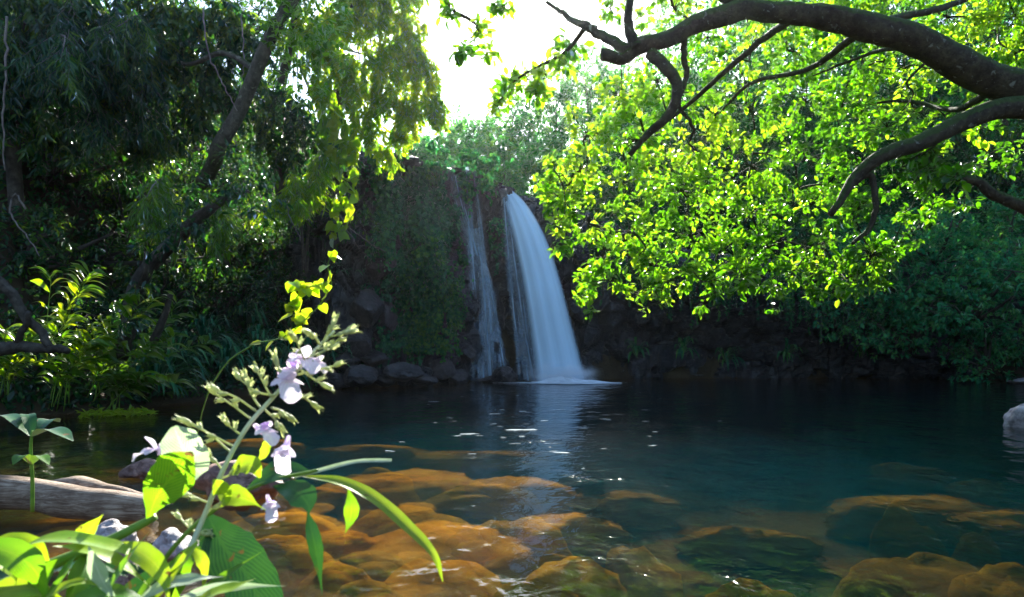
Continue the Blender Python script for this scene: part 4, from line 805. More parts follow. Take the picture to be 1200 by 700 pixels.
# --- left bank
LB = 'broad-leaved shrubs covering the left bank'
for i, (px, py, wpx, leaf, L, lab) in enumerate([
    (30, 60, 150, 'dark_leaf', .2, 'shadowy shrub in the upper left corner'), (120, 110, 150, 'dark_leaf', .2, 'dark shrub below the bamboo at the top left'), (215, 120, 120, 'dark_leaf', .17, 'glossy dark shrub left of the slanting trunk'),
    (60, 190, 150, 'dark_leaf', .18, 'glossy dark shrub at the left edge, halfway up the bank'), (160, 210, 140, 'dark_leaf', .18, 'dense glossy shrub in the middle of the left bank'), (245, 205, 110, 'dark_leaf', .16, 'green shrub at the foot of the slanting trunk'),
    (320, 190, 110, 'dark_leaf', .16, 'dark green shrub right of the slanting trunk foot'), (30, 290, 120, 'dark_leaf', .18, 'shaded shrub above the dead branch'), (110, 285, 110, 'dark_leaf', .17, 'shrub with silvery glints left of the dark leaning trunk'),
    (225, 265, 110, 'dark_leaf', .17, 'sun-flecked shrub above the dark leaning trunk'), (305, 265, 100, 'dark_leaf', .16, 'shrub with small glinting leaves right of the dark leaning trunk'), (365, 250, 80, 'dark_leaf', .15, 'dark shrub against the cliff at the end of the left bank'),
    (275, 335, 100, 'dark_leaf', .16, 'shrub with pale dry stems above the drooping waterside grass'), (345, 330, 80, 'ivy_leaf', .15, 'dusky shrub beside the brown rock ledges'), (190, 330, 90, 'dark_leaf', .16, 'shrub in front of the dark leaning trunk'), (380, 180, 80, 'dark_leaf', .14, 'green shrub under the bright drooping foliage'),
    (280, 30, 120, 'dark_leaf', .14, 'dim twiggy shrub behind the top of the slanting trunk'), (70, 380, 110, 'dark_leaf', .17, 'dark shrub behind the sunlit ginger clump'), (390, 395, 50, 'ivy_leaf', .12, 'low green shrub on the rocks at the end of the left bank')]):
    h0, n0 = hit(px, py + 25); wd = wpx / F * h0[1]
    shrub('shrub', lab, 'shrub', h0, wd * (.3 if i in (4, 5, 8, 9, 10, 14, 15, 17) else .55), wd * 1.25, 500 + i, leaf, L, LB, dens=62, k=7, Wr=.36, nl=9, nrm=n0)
for i, (px, py, h, wd, lab) in enumerate([(215, 325, 2.5, 1.7, 'tall glossy broad-leaved shrub in front of the foot of the slanting trunk'), (270, 320, 1.9, 1.6, 'glossy broad-leaved shrub in front of the tip of the dark leaning trunk'), (160, 300, 2.3, 1.6, 'tall shrub with long glinting leaves left of the dark leaning trunk tip')]):
    h0, n0 = hit(px, py); shrub('shrub', lab, 'shrub', h0 + np.array((0, -.3, 0)), h, wd, 560 + i, 'dark_leaf', .24, LB, dens=70, k=7, Wr=.32, nl=9, tmpl=T_LONG, nrm=(0, -.2, 1.2))
# bamboo with drooping narrow leaves
BB = 'bamboo clumps on the upper left bank'
def bamboo(label, px, py, Y, rpx, seed, leaf, n=9, hang=1.4, L=.26):
    rg = np.random.default_rng(seed); c = P(px, py, Y); b, _ = hit(px, min(py + 150, 330)); root = thing('bamboo', b, label, 'bamboo', BB); gc, gl_ = Geo(), Geo(); rm = rpx / F * Y
    for i in range(n):
        e = c + rg.normal(0, 1, 3) * np.array((rm * .6, rm * .4, rm * .45)); mid = b * .4 + e * .6 + np.array((0, 0, .9))
        cv = spline([b + rg.normal(0, .15, 3), mid, e, e + np.array((rg.normal(0, .3), -.5, -.7))], 22); tube(gc, cv, [.03, .02, .006], 6)
        for k_ in range(9, 22):
            for s_ in range(3): strand_leaves(gl_, gc, cv[k_] + rg.normal(0, .06, 3), hang * rg.uniform(.3, .8), rg, L, .13, T_LONG, .03, .2, norm(np.array((rg.normal(.25, .4), rg.normal(-.3, .4), -.8))), .003)
    gc.build('culms', M['pale_twig'], root); gl_.build('foliage', M[leaf], root)
bamboo('dark drooping bamboo in the upper left corner', 50, 60, 14, 90, 601, 'dark_leaf')
bamboo('dark bamboo with long streaky leaves left of the slanting trunk', 150, 60, 15, 80, 602, 'dark_leaf')
bamboo('sunlit bamboo spray hanging left of the leafy vine on the cliff edge', 360, 215, 17, 30, 603, 'lime_leaf', 4, .7, .3)
bamboo('bright bamboo leaves in the shade behind the dark leaning trunk', 205, 245, 14, 28, 604, 'grass_leaf', 4, .7, .28)

def leantrunk(name, label, pts, rad, mat, Y, forks=()):
    root = thing(name, P(*pts[0]), label, 'tree'); g = Geo(); p_ = spline(pp(pts), 40); p_ += np.stack([np.sin(np.linspace(0, 15, 40)) * .03] * 3, -1); tube(g, p_, prad(rad, Y), 14); g.build('trunk', M[mat], root)
    for f_, r_ in forks: g = Geo(); tube(g, spline(pp(f_), 20), prad(r_, Y), 8); g.build('limb', M[mat], root)
    return root
t1 = leantrunk('slanting_tree', 'slanting pale-barked tree trunk rising out of the left bank', [(238, 215, 15.4), (250, 190, 14.8), (258, 172, 14.5), (275, 140, 14.3), (296, 90, 14.1), (318, 45, 14), (345, -5, 13.9), (375, -60, 13.8)], [10, 9, 9, 8.5, 8, 8, 7, 6], 'grey_bark', 14,
               [([(318, 45, 14), (330, 20, 14.3), (322, -20, 14.6)], [5, 3]), ([(300, 82, 14.1), (262, 62, 14.4), (225, 75, 14.8), (200, 70, 15)], [4, 3, 2])])
g = crown_geo([(P(345, 40, 14.2), .7), (P(352, 95, 14.3), .55), (P(372, 20, 14), .7), (P(330, -30, 14), .8), (P(385, 60, 14.4), .5)], np.random.default_rng(5), 110, 8, .15, .5); g.build('crown', M['sun_leaf'], t1)
t2 = leantrunk('leaning_tree', 'dark leaning tree trunk forking just above the sunlit ginger leaves', [(140, 420, 12.9), (150, 380, 12.8), (165, 330, 12.7), (195, 290, 12.6), (240, 250, 12.5), (268, 232, 12.6), (290, 225, 12.8)], [9, 9, 9, 8, 7, 4, 2], 'dark_bark', 12.7,
               [([(158, 345, 12.7), (170, 320, 12.4), (172, 295, 12.3)], [5, 4, 3]), ([(180, 400, 12.8), (192, 372, 12.7), (200, 345, 12.7)], [5, 4, 3])])
g = crown_geo([(P(245, 235, 12.4), .5), (P(285, 200, 12.5), .55), (P(215, 275, 12.3), .35), (P(310, 235, 12.6), .45), (P(188, 285, 12.0), .38), (P(163, 322, 12.1), .34), (P(222, 255, 12.0), .4), (P(150, 370, 12.2), .3), (P(262, 225, 12.1), .35)], np.random.default_rng(6), 130, 7, .16, .36, T_LONG, .4); g.build('crown', M['dark_leaf'], t2)

UC = 'dark trees overhanging the upper left bank'
def overtree(label, trunk, rad, lobes, seed, leaf, L, Wr, tm, dens):
    root = thing('canopy_tree', P(*trunk[0]), label, 'tree', UC); g = Geo(); p_ = spline(pp(trunk), 30); tube(g, p_, prad(rad, trunk[0][2]), 10); g.build('trunk', M['dark_bark'], root)
    rg = np.random.default_rng(seed); g, gt = Geo(), Geo()
    for (a, b_, Y, r) in lobes:
        c = P(a, b_, Y); rm = r / F * Y; tube(gt, spline([p_[int(rg.integers(12, 30))], c], 5), [.03, .008], 5)
        for s_ in range(int(dens * rm * rm) + 8): strand_leaves(g, gt, c + rvec(rg, 1)[0] * rm * rg.uniform(.2, 1), rg.uniform(.4, 1.1), rg, L, Wr, tm, .03, .2, norm(np.array((rg.normal(.3, .3), rg.normal(-.2, .3), -.8))), .003)
    gt.build('limbs', M['dark_bark'], root); g.build('crown', M[leaf], root)
overtree('dark feathery tree filling the top left corner', [(20, 260, 14.5), (15, 120, 14.3), (40, 0, 14), (60, -80, 14)], [8, 8, 6, 4], [(20, -10, 14, 50), (80, 0, 14, 55), (30, 60, 14.2, 45), (90, 70, 14.3, 45), (130, 30, 14.2, 45), (150, 100, 14.6, 40), (60, 130, 14.5, 40), (-10, 110, 14.2, 40)], 801, 'dark_leaf', .24, .24, T_LONG, 60)
overtree('dark tree with slim hanging leaves between the corner and the slanting trunk', [(170, 250, 16), (165, 130, 15.8), (190, 20, 15.5), (200, -60, 15.5)], [7, 7, 5, 3], [(180, 0, 15.2, 45), (230, 10, 15.4, 40), (200, 60, 15.5, 42), (245, 70, 15.6, 36), (160, 60, 15.3, 40), (270, 20, 15.6, 32), (225, 120, 15.8, 34), (290, 50, 15.8, 24), (180, 140, 15.8, 36), (270, 110, 15.9, 24)], 802, 'dark_leaf', .19, .40, T_OVAL, 65)
overtree('shadowy tree behind the slanting trunk, against the cliff top', [(330, 230, 19), (325, 130, 19), (345, 30, 18.6), (350, -50, 18.5)], [7, 6, 5, 3], [(320, 110, 18.5, 32), (350, 130, 18.6, 32), (380, 150, 18.8, 26), (310, 150, 18.6, 26), (300, 80, 18.4, 24), (340, 170, 18.8, 26), (395, 175, 18.9, 20), (290, 130, 18.4, 20)], 803, 'dark_leaf', .18, .34, T_OVAL, 60)
# weeping tree over the cliff, strongly backlit
rg = np.random.default_rng(77); wtb = np.array((-6.2, 22.6, gz(-6.2, 22.6) - .2)); wt_ = thing('weeping_tree', wtb, 'tall tree with feathery bright yellow-green foliage drooping over the cliff rim', 'tree')
g = Geo(); tp = spline([wtb, wtb + np.array((.5, -.3, 2.2)), P(400, 40, 20), P(440, -60, 19.5)], 24); tube(g, tp, [.22, .16, .09], 10); g.build('trunk', M['dark_bark'], wt_)
cg, tw = Geo(), Geo()
for (a, b_, Y, r) in [(395, 20, 19, 40), (440, 10, 19, 40), (475, 30, 19.3, 30), (460, 65, 19.3, 40), (495, 85, 19.5, 24), (505, 115, 19.6, 18), (480, 120, 19.5, 28), (445, 105, 19.3, 34), (415, 75, 19, 36), (380, 60, 18.8, 30), (400, 115, 18.9, 28), (430, 145, 19.3, 24), (470, 150, 19.6, 20), (450, 172, 19.7, 14), (375, 100, 18.6, 22), (420, -30, 19, 50), (470, -20, 19, 34), (355, 30, 18.6, 28), (512, 130, 19.6, 9), (490, 60, 19.4, 22)]:
    c = P(a, b_, Y); rm = r / F * Y; j = min(23, int(rg.integers(9, 23))); tube(tw, spline([tp[j], tp[j] * .5 + c * .5 + np.array((0, 0, .3)), c], 8), [.03, .008], 5)
    for s_ in range(int(75 * rm * rm) + 12):
        d = rvec(rg, 1)[0]; p0 = c + d * rm * np.array((1, .45, .8)) * rg.uniform(.3, 1); strand_leaves(cg, tw if s_ % 5 == 0 else None, p0, rg.uniform(.25, .75), rg, .17, .4, T_OVAL, .02, .12, (rg.normal(.1, .2), rg.normal(-.1, .2), -.9), .004)
tw.build('twigs', M['pale_twig'], wt_); cg.build('crown', M['lime_leaf'], wt_)
# leafy vines at the cliff edge
for (lab, specs, L, leaf, seed, tm) in [
    ('leafy vine with heart-shaped leaves dangling at the edge of the left bank', [(392, 130, 17, 3.2), (402, 140, 17, 2.9), (384, 135, 17, 2.2), (408, 165, 17, 2.2), (415, 160, 17.1, 1.6), (376, 130, 17, 1.6)], .26, 'lime_leaf', 71, T_HEART)]:
    rg = np.random.default_rng(seed); root = thing('vine', P(specs[0][0], specs[0][1], specs[0][2]), lab, 'vine'); g, gs = Geo(), Geo()
    for (a, b_, Y, ln_) in specs: strand_leaves(g, gs, P(a, b_, Y), ln_, rg, L, .8, tm, .07, .18)
    gs.build('stems', M['dark_bark'], root); g.build('foliage', M[leaf], root)
# sprig with heart leaves, nearer
rg = np.random.default_rng(72); root = thing('climbing_vine', P(318, 405, 4.0), 'lime green climbing vine with heart-shaped leaves above the flower spike', 'vine'); g, gs = Geo(), Geo()
for path in ([(300, 402, 4), (330, 396, 4), (352, 380, 4), (372, 360, 4), (388, 335, 4), (384, 312, 4), (390, 296, 4)], [(352, 380, 4), (340, 362, 4.05), (350, 345, 4.05)], [(384, 330, 4), (362, 336, 4.02), (345, 332, 4)]):
    p_ = spline(pp(path), 30); tube(gs, p_, [.004, .0025], 5)
    ii = np.arange(1, 30, 2); d = rvec(rg, len(ii)) * .8 + np.array((0, -.2, -.5)); leaves(g, p_[ii] + rg.normal(0, .012, (len(ii), 3)), d, rvec(rg, len(ii)) * .5 + np.array((0, -.5, .6)), .075 * rg.uniform(.6, 1.2, len(ii)), .062, T_HEART, rg.uniform(.3, 1, len(ii)))
tube(gs, spline([P(300, 402, 4), P(262, 430, 4.1), P(235, 490, 4.3), W(222, 590, 0) ], 12), [.005, .004], 5)
gs.build('stems', M['stem_green'], root); g.build('foliage', M['lime_leaf'], root)
# dry stems
DG = 'dry leafless stems hanging from the left bank'
for i, (pts, r, lab) in enumerate([([(378, 220, 17.5), (402, 258, 17.6), (425, 280, 17.8), (452, 296, 18)], .022, 'dry pale stem sweeping down across the cliff towards the creeper'), ([(385, 225, 17.5), (405, 265, 17.6), (420, 290, 17.6), (434, 304, 17.7)], .018, 'shorter dry pale stem beside the one sweeping across the cliff'), ([(238, 10, 14.5), (244, 60, 14.3), (262, 100, 14.2), (278, 130, 14.1)], .02, 'bare liana hanging left of the slanting trunk'),
                               ([(8, 20, 13), (6, 90, 12.9), (4, 150, 12.8), (6, 200, 12.8)], .025, 'straight bare liana hanging at the left edge'), ([(30, 245, 12.5), (18, 228, 12.5), (12, 250, 12.4), (30, 275, 12.3), (46, 300, 12.3)], .02, 'crooked bare liana in the shade above the dead branch'), ([(335, 235, 16), (340, 255, 16), (348, 270, 16), (352, 282, 16)], .016, 'short curled dry stem under the sunlit bamboo spray'),
                               ([(282, 20, 14.8), (286, 70, 14.6), (280, 110, 14.4)], .016, 'thin straight liana close beside the slanting trunk')]):
    p_ = spline(pp(pts), 24); p_[1:-1] += np.random.default_rng(i).normal(0, .012, (22, 3)); g = Geo(); tube(g, p_, [r, r * .5], 6)
    tag(g.build('dry_stem', M['pale_twig']), lab, 'stem', DG)
root = thing('dead_branch', P(0, 415, 11), 'bare dark dead branch forking over the sunlit ginger at the left edge', 'branch')
g = Geo(); tube(g, wob(spline(pp([(-20, 315, 10.6), (5, 335, 10.6), (30, 372, 10.6), (55, 400, 10.6), (72, 412, 10.6)]), 16), .02, rng), prad([6, 6, 5, 4], 10.6), 9); g.build('limb', M['dark_bark'], root)
g = Geo(); tube(g, wob(spline(pp([(-30, 412, 10.5), (10, 408, 10.55), (45, 406, 10.6), (80, 412, 10.6)]), 12), .02, rng), prad([9, 8, 6, 4], 10.6), 9); g.build('limb', M['dark_bark'], root)
g = Geo(); tube(g, wob(spline(pp([(20, 402, 10.55), (30, 380, 10.5), (35, 366, 10.5)]), 8), .01, rng), prad([4, 3], 10.6), 7); g.build('limb', M['dark_bark'], root)

# ginger plants at the water's edge
GG = 'ginger plants on the left waterside'
def ginger(label, px, py, hpx, leanpx, seed, Y=None, n=7, leaf='grass_leaf', L=.42):
    h0 = hit(px, py)[0] if Y is None else P(px, py, Y); rg = np.random.default_rng(seed); root = thing('ginger', h0, label, 'ginger plant', GG); gs, g = Geo(), Geo(); sc = h0[1] / F
    for i in range(n):
        e = h0 + np.array((leanpx * sc * rg.uniform(.4, 1.2) + rg.normal(0, .12), -rg.uniform(.1, .7), hpx * sc * rg.uniform(.5, 1.05))); b = h0 + rg.normal(0, .12, 3) * np.array((1, 1, .2))
        cv = spline([b, b * .55 + e * .45 + np.array((-.08 * np.sign(leanpx), 0, .18)), e, e + (e - b) * .18 - np.array((0, 0, .12))], 16); tube(gs, cv, [.011, .005], 6)
        side = norm(np.cross(cv[-1] - cv[0], np.array((0, .4, 1)))); 
        for k_ in range(3, 16):
            d = norm(side * (1 if k_ % 2 else -1) + norm(cv[-1] - cv[0]) * .8 + rg.normal(0, .2, 3)); Lk = L * rg.uniform(.7, 1.15)
            ribbon(g, [cv[k_], cv[k_] + d * Lk * .5 + np.array((0, 0, .03)), cv[k_] + d * Lk - np.array((0, 0, Lk * .22))], [.05, .6, 1, .9, .5, .02], Lk * .27, rg.uniform(.1, .95), 8, up=tuple(np.array((0, -.4, .9)) + rg.normal(0, .35, 3)), fold=.22)
    gs.build('stems', M['stem_green'], root); g.build('leaves', M[leaf], root)
for i, a in enumerate([('sunlit ginger clump leaning out over the water, middle of the waterside', 115, 470, 100, 70, 1), ('tall sunlit ginger behind the dead branch', 60, 445, 110, 50, 2), ('dark green ginger hanging low at the water edge', 60, 480, 75, 60, 3), ('shaded ginger at the left edge of the waterside', 10, 470, 80, 40, 4), ('ginger clump with long bright leaves near the forked dark trunk', 160, 455, 95, 60, 5), ('low ginger dipping towards the water at the end of the clump', 130, 482, 45, 55, 6)]):
    ginger(a[0], a[1], a[2], a[3], a[4], 700 + a[5], n=7)
TG = 'drooping grass tussocks on the left waterside'
for i, (px, py, lab) in enumerate([(200, 440, 'dark drooping grass tussock right of the sunlit ginger'), (235, 410, 'dark grass tussock higher up, above the waterline grass'), (262, 445, 'dark drooping grass tussock at the waterline behind the flower spike'), (300, 425, 'dark grass tussock in the middle of the grassy bank'), (325, 450, 'low grass tussock at the waterline left of the cliff rocks'), (345, 405, 'grass tussock beside the lime climbing vine'), (285, 385, 'upper grass tussock under the shrub with pale dry stems'), (375, 430, 'last grass tussock before the cliff rocks'), (180, 465, 'grass tussock dipping into the water beside the ginger')]):
    h0, n0 = hit(px, py)
    for_ = fern('grass_tussock', lab, 'grass', h0 + n0 * .1, 1.25, 730 + i, 'ivy_leaf', 60, TG, .07, out=(n0[0] * .6, n0[1] * .6, .7))
g = Geo(); rg = np.random.default_rng(9)
for i in range(260):
    a = rg.uniform(95, 178); p = W(a, 486 - (a - 95) * .02 + rg.normal(0, 1.5), .03); leaves(g, [p + np.array((0, 0, .02))], norm(rg.normal(0, 1, (1, 3)) * np.array((1, 1, .3))), np.array([[0, 0, 1.]]), .16, .05, T_OVAL, [rg.uniform(.5, 1)])
tag(g.build('water_weed', M['lime_leaf']), 'bright floating weed along the edge of the left waterside', 'weed', kind='stuff')

# small sapling at the left, close
rg = np.random.default_rng(88); b = W(48, 590, 0); b = P(38, 575, 2.6); root = thing('sapling', b, 'small dark green sapling standing in the water at the left edge', 'plant')
gs = Geo(); tube(gs, spline(pp([(38, 600, 2.6), (38, 560, 2.6), (36, 525, 2.6), (38, 505, 2.6)]), 12), [.008, .005], 7); gs.build('stem', M['stem_green'], root)
for (x1, y1, w_, dy) in [(-8, 488, 22, .1), (86, 517, 24, -.12), (15, 545, 16, -.1), (58, 545, 14, -.12), (70, 495, 22, .2), (30, 486, 16, .1)]:
    g = Geo(); s_ = P(37, 512 if y1 < 530 else 545, 2.6); e = P(x1, y1, 2.6 + dy); ribbon(g, [s_, s_ * .5 + e * .5 + np.array((0, 0, .035)), e], [.1, .75, 1, .75, .05], w_ / F * 2.6, .4, 14); g.build('leaf', M['big_green' if y1 > 530 else 'big_dark'], root)

# ------------------------------------------------------------------ foreground plants on the near bank
def bl(root, pts, wpx, mat, prof=(.04, .32, .66, .92, 1, .92, .70, .40, .14, .01), n=26, up=(0, -.75, .65), fold=.2, name='leaf', wave=0.0):
    g = Geo(); Y = np.mean([t[2] for t in pts]); ribbon(g, pp(pts), prof, wpx / F * Y, .5, n, up, fold, wave); return g.build(name, M[mat], root)
fgz = .12
gp = thing('ginger_stalk', P(-60, 720, .8), 'thick green stalk with a large upright leaf crossing the lower left corner', 'plant')
g = Geo(); tube(g, spline(pp([(-60, 715, .82), (0, 688, .85), (60, 662, .88), (115, 640, .9), (165, 615, .92), (182, 606, .92)]), 40), prad([8, 7.5, 6.5, 5.5, 4], .88), 12); g.build('stalk', M['stem_green'], gp)
bl(gp, [(172, 612, .92), (185, 580, .90), (205, 555, .88), (226, 530, .86)], 50, 'big_green', (.02, .30, .66, .95, 1, .8, .08), up=(.35, -.9, .2))
bl(gp, [(86, 648, .9), (97, 630, .885), (108, 617, .88), (121, 603, .875)], 21, 'big_lime', up=(.5, -.75, .4))
bl(gp, [(100, 645, .9), (92, 680, .86), (70, 720, .82)], 26, 'big_green', up=(.7, -.6, .3))
bl(gp, [(60, 662, .88), (40, 640, .86), (10, 632, .84), (-30, 642, .82)], 20, 'big_lime')
bl(gp, [(128, 635, .9), (165, 648, .86), (190, 672, .84), (200, 712, .82)], 26, 'big_lime')
gl2 = thing('ginger', P(-10, 760, .75), 'mass of big sunlit yellow-green ginger leaves in the bottom left corner', 'ginger plant')
Yk = [.86, .84, .83, .82, .80, .85, .81, .83, .84]
for k_, (pts, w_, mt) in enumerate([([(-60, 668), (-20, 650), (20, 634), (55, 630)], 22, 'big_lime'), ([(10, 650), (55, 632), (110, 636), (150, 648), (162, 668)], 30, 'big_lime'), ([(50, 720), (64, 692), (80, 664), (92, 648)], 17, 'big_green'), ([(40, 712), (70, 690), (96, 682), (122, 689)], 14, 'big_lime'), ([(104, 640), (112, 662), (122, 684), (142, 712)], 19, 'big_pale'),
        ([(62, 640), (100, 644), (140, 660), (184, 694)], 26, 'big_lime'), ([(-60, 650), (-10, 642), (30, 658), (52, 690), (58, 740)], 34, 'big_green'), ([(-50, 680), (-10, 660), (14, 668), (30, 700)], 24, 'big_lime'), ([(20, 730), (44, 690), (60, 664), (84, 652)], 20, 'big_green'), ([(140, 740), (172, 690), (212, 655), (247, 618)], 28, 'big_green'), ([(150, 730), (190, 690), (222, 648), (240, 628)], 18, 'big_lime'),
        ([(150, 712), (190, 688), (225, 679), (262, 676)], 22, 'big_pale'), ([(190, 712), (240, 692), (285, 687), (336, 687)], 12, 'big_pale'), ([(205, 725), (246, 698), (275, 688), (300, 678)], 24, 'big_lime'), ([(170, 725), (225, 702), (268, 672), (308, 646)], 15, 'big_green'), ([(60, 730), (100, 702), (140, 696), (182, 706)], 30, 'big_green'), ([(-40, 720), (0, 696), (40, 690), (84, 708)], 30, 'big_lime'),
        ([(30, 720), (58, 676), (96, 660), (150, 676)], 40, 'big_dark'), ([(80, 730), (104, 690), (140, 668), (184, 672)], 34, 'big_dark'), ([(-40, 712), (0, 676), (40, 660), (92, 676)], 40, 'big_dark'), ([(120, 740), (150, 700), (184, 676), (214, 672)], 26, 'big_dark'), ([(96, 735), (128, 690), (150, 655), (176, 622)], 20, 'big_green')]):
    Y0 = Yk[k_ % 9] + (.07 if mt == 'big_dark' else 0); m_ = len(pts)
    bl(gl2, [(x, y, Y0 + .03 * i / m_) for i, (x, y) in enumerate(pts)], w_, mt, up=[(.1, -.8, .6), (.1, -.15, 1), (-.3, -.6, .7), (.35, -.3, .9)][k_ % 4], wave=.08)
bd = thing('broad_leaf_plant', P(330, 740, .95), 'large dark green broad leaf pointing down at the bottom beside the flower stem', 'plant')
bl(bd, [(244, 604, 1.02), (262, 640, 1.0), (288, 672, .98), (312, 720, .96)], 62, 'big_dark', (.1, .7, .95, 1, .9, .7), up=(.3, -.85, .35))
fg2 = thing('bladed_plant', P(200, 720, 1.0), 'long arching blade-leaved plant reaching out over the orange boulders', 'plant')
g = Geo(); tube(g, spline(pp([(150, 720, .98), (205, 640, .98), (255, 595, 1.0), (310, 566, 1.02), (365, 553, 1.03), (372, 551, 1.03)]), 30), prad([3, 2.6, 2.2, 1.8], 1), 8); g.build('stem', M['stem_green'], fg2)
bl(fg2, [(345, 560, 1.03), (385, 549, 1.03), (420, 541, 1.03), (459, 540, 1.03)], 7, 'big_pale', (.5, 1, 1, .9, .8), up=(0, -.6, .8))
bl(fg2, [(355, 558, 1.03), (400, 565, 1.02), (440, 585, 1.01), (480, 620, 1.0), (508, 650, .99), (519, 682, .98)], 19, 'big_lime', (.15, .7, 1, .95, .8, .5, .05), up=(.3, -.5, .8), n=34)
bl(fg2, [(408, 572, 1.02), (412, 592, 1.01), (410, 610, 1.01), (404, 626, 1.0)], 17, 'big_green', up=(.2, -.9, .3))
bl(fg2, [(320, 570, 1.02), (345, 575, 1.0), (360, 590, .99), (362, 604, .98)], 34, 'big_dark', up=(.1, -.7, .7))
bl(fg2, [(360, 598, .99), (366, 625, .98), (372, 655, .98), (378, 700, .98)], 18, 'big_dark', up=(.5, -.8, .1))
bl(fg2, [(290, 572, 1.02), (320, 556, 1.03), (345, 552, 1.05), (372, 556, 1.05)], 36, 'big_dark', up=(0, -.6, .8))

fs_ = thing('flower_spike', P(205, 720, .93), 'pale stemmed plant with a spike of lilac two-lipped flowers', 'flower')
stem = spline(pp([(190, 720, .93), (215, 660, .94), (238, 608, .96), (262, 550, .97), (290, 500, .98), (318, 468, .99), (345, 438, 1.0), (370, 410, 1.01), (392, 388, 1.02)]), 60)
g = Geo(); tube(g, stem, prad([3.2, 3.0, 2.8, 2.5, 2.2, 1.7], .97), 9); g.build('stem', M['stem_pale'], fs_)
frng = np.random.default_rng(5)
def stalk(pts, r=1.6, mat='calyx'):
    g = Geo(); p_ = spline(pp(pts), 14); tube(g, p_, prad([r, r * .8], .97), 6); return g, p_
def calyx(root, p, d, L, w_):
    g = Geo(); d = norm(np.array(d, float)); pts = [p, p + d * L * .4, p + d * L]
    tube(g, np.array(spline(pts, 6)), [w_ * .25, w_ * .42, w_ * .5, w_ * .55, w_ * .45, w_ * .5], 9, cap=False)
    for k_ in range(4):
        e = p + d * L; s_ = norm(np.cross(d, rvec(frng, 1)[0])); ribbon(g, [e + s_ * w_ * .4 - d * L * .25, e + s_ * w_ * .5 + d * L * .1, e + s_ * w_ * .8 + d * L * .35], [.9, 1, .6, .05], w_ * .7, .5, 5)
    return g.build('bud', M['calyx'], root)
sc = .97 / F
for (s0, e0) in [((300, 482), (252, 457)), ((295, 492), (250, 460)), ((275, 524), (218, 492)), ((270, 530), (222, 497)), ((283, 510), (262, 492)), ((305, 478), (285, 440)), ((318, 466), (300, 432)), ((322, 464), (278, 442)), ((335, 448), (322, 424)), ((330, 460), (368, 474)), ((318, 478), (342, 490)), ((345, 440), (396, 428)), ((358, 424), (346, 396)), ((370, 410), (408, 386)), ((378, 402), (392, 378)), ((385, 395), (410, 388)), ((350, 432), (380, 452)), ((360, 420), (390, 408)), ((375, 404), (362, 390)), ((310, 480), (330, 500)), ((262, 552), (240, 530)), ((256, 562), (290, 545)), ((246, 590), (215, 575)), ((240, 604), (262, 588)), ((230, 624), (210, 606)), ((225, 640), (250, 622))]:
    Ys = 1.0 + frng.normal(0, .02); g, p_ = stalk([(s0[0], s0[1], .985), ((s0[0] + e0[0]) / 2, (s0[1] + e0[1]) / 2 + frng.normal(0, 3), (.985 + Ys) / 2), (e0[0], e0[1], Ys)], 1.3); tube(g, p_[:2], [.0016, .0016], 5); g.build('stalk', M['calyx'], fs_)
    d = norm(p_[-1] - p_[-4]); calyx(fs_, p_[-1] - d * .006, d + rvec(frng, 1)[0] * .3, .016 * frng.uniform(.7, 1.2), .0075)
    for q_ in (p_[5], p_[9]): calyx(fs_, q_, norm(d + rvec(frng, 1)[0] * .9), .012, .006)
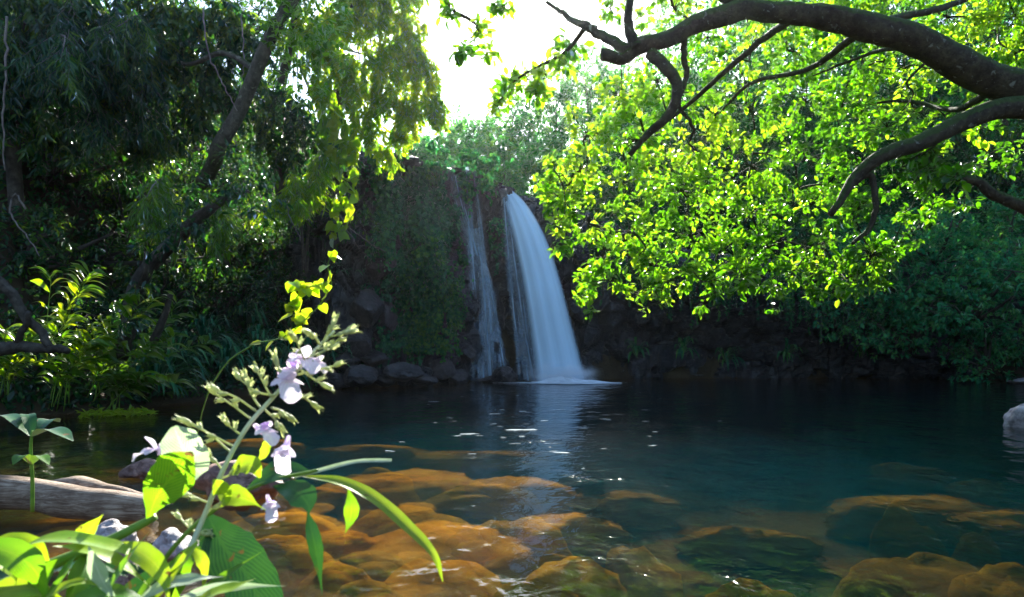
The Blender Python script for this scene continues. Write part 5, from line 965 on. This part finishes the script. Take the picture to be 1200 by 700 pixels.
def flower(px, py, Y, size, face, droop, seed, deep=False):
    rg = np.random.default_rng(seed); c = P(px, py, Y); s_ = size / F * Y; fd = norm(np.array(face, float)); side = norm(np.cross(fd, np.array((0, 0, 1.)))); up_ = np.cross(side, fd)
    g = Geo(); pts = spline([c - fd * s_ * .55 + up_ * s_ * .1, c - fd * s_ * .2, c], 6); tube(g, pts, [s_ * .08, s_ * .13, s_ * .2], 10, cap=False)
    ribbon(g, [c, c + up_ * s_ * .3 + fd * s_ * .15, c + up_ * s_ * .42 + fd * s_ * .42], [.5, 1, 1, .8, .25], s_ * .55, .5, 10, fd * -1, -.3)
    for a in (-1, 1): ribbon(g, [c, c + side * a * s_ * .25 + fd * s_ * .2, c + side * a * s_ * .5 + fd * s_ * .3 - up_ * s_ * .1], [.5, 1, 1, .8, .2], s_ * .34, .5, 9, up_, .2)
    fl = g.build('flower', M['petal'], fs_)
    g = Geo(); ribbon(g, [c, c + fd * s_ * .3 - up_ * s_ * .08, c + fd * s_ * .6 - up_ * s_ * (.2 + droop), c + fd * s_ * .72 - up_ * s_ * (.4 + droop)], [.4, .9, 1.1, 1, .3], s_ * .6, .5, 12, up_, .25, .12); o = g.build('lip', M['petal'], None); 
    o.data.transform(__import__('mathutils').Matrix.Translation(-fs_.location)); o.parent = fl
    if deep:
        g = Geo(); ribbon(g, [c + up_ * s_ * .05, c + up_ * s_ * .32 + fd * s_ * .1, c + up_ * s_ * .35 + fd * s_ * .4], [.4, 1, .9, .3], s_ * .4, .5, 8, fd * -1, -.3); o = g.build('hood', M['petal_deep'], None)
        o.data.transform(__import__('mathutils').Matrix.Translation(-fs_.location)); o.parent = fl
for a in [(352, 420, .99, 36, (.7, -.6, .0), .1, 1, 0), (334, 445, .98, 38, (.5, -.7, -.2), .15, 2, 0), (370, 424, 1.0, 22, (.9, -.5, -.2), .1, 3, 0), (308, 504, .97, 30, (.8, -.6, -.1), .1, 4, 1), (334, 526, .97, 30, (-.1, -.7, -.7), .3, 5, 0), (316, 590, .97, 22, (.5, -.7, -.5), .3, 6, 1), (186, 527, .93, 36, (-.95, -.3, .05), .0, 7, 0), (345, 432, 1.0, 26, (-.2, -.9, .1), .1, 8, 1)]:
    flower(*a)
for pts, w_, mt, pr in [([(236, 556, .95), (222, 540, .93), (212, 520, .92), (204, 500, .92)], 46, 'big_pale', (.35, .9, 1, 1, .8, .15)), ([(254, 572, .96), (270, 580, .94), (290, 586, .93), (312, 598, .93)], 26, 'big_lime', (.1, .6, 1, .9, .6, .1, .01)), ([(262, 590, .96), (262, 582, .93), (258, 572, .92), (250, 562, .92)], 22, 'big_lime', (.4, .9, 1, .9, .6, .1)),
                        ([(272, 552, .98), (285, 545, .96), (298, 548, .95), (305, 560, .95)], 24, 'big_lime', (.4, .9, 1, .9, .5, .1)), ([(303, 540, .98), (310, 530, .97), (314, 520, .97), (314, 512, .97)], 12, 'big_lime', (.3, .9, 1, .8, .1)), ([(222, 640, .95), (236, 655, .93), (240, 675, .93), (234, 708, .93)], 14, 'big_lime', (.1, .7, 1, .6, .2, .01)), ([(232, 640, .95), (215, 660, .93), (205, 690, .93), (200, 710, .93)], 26, 'big_green', (.3, .9, 1, .7, .1))]:
    bl(fs_, pts, w_, mt, pr, up=(.1, -.85, .5), wave=.1)
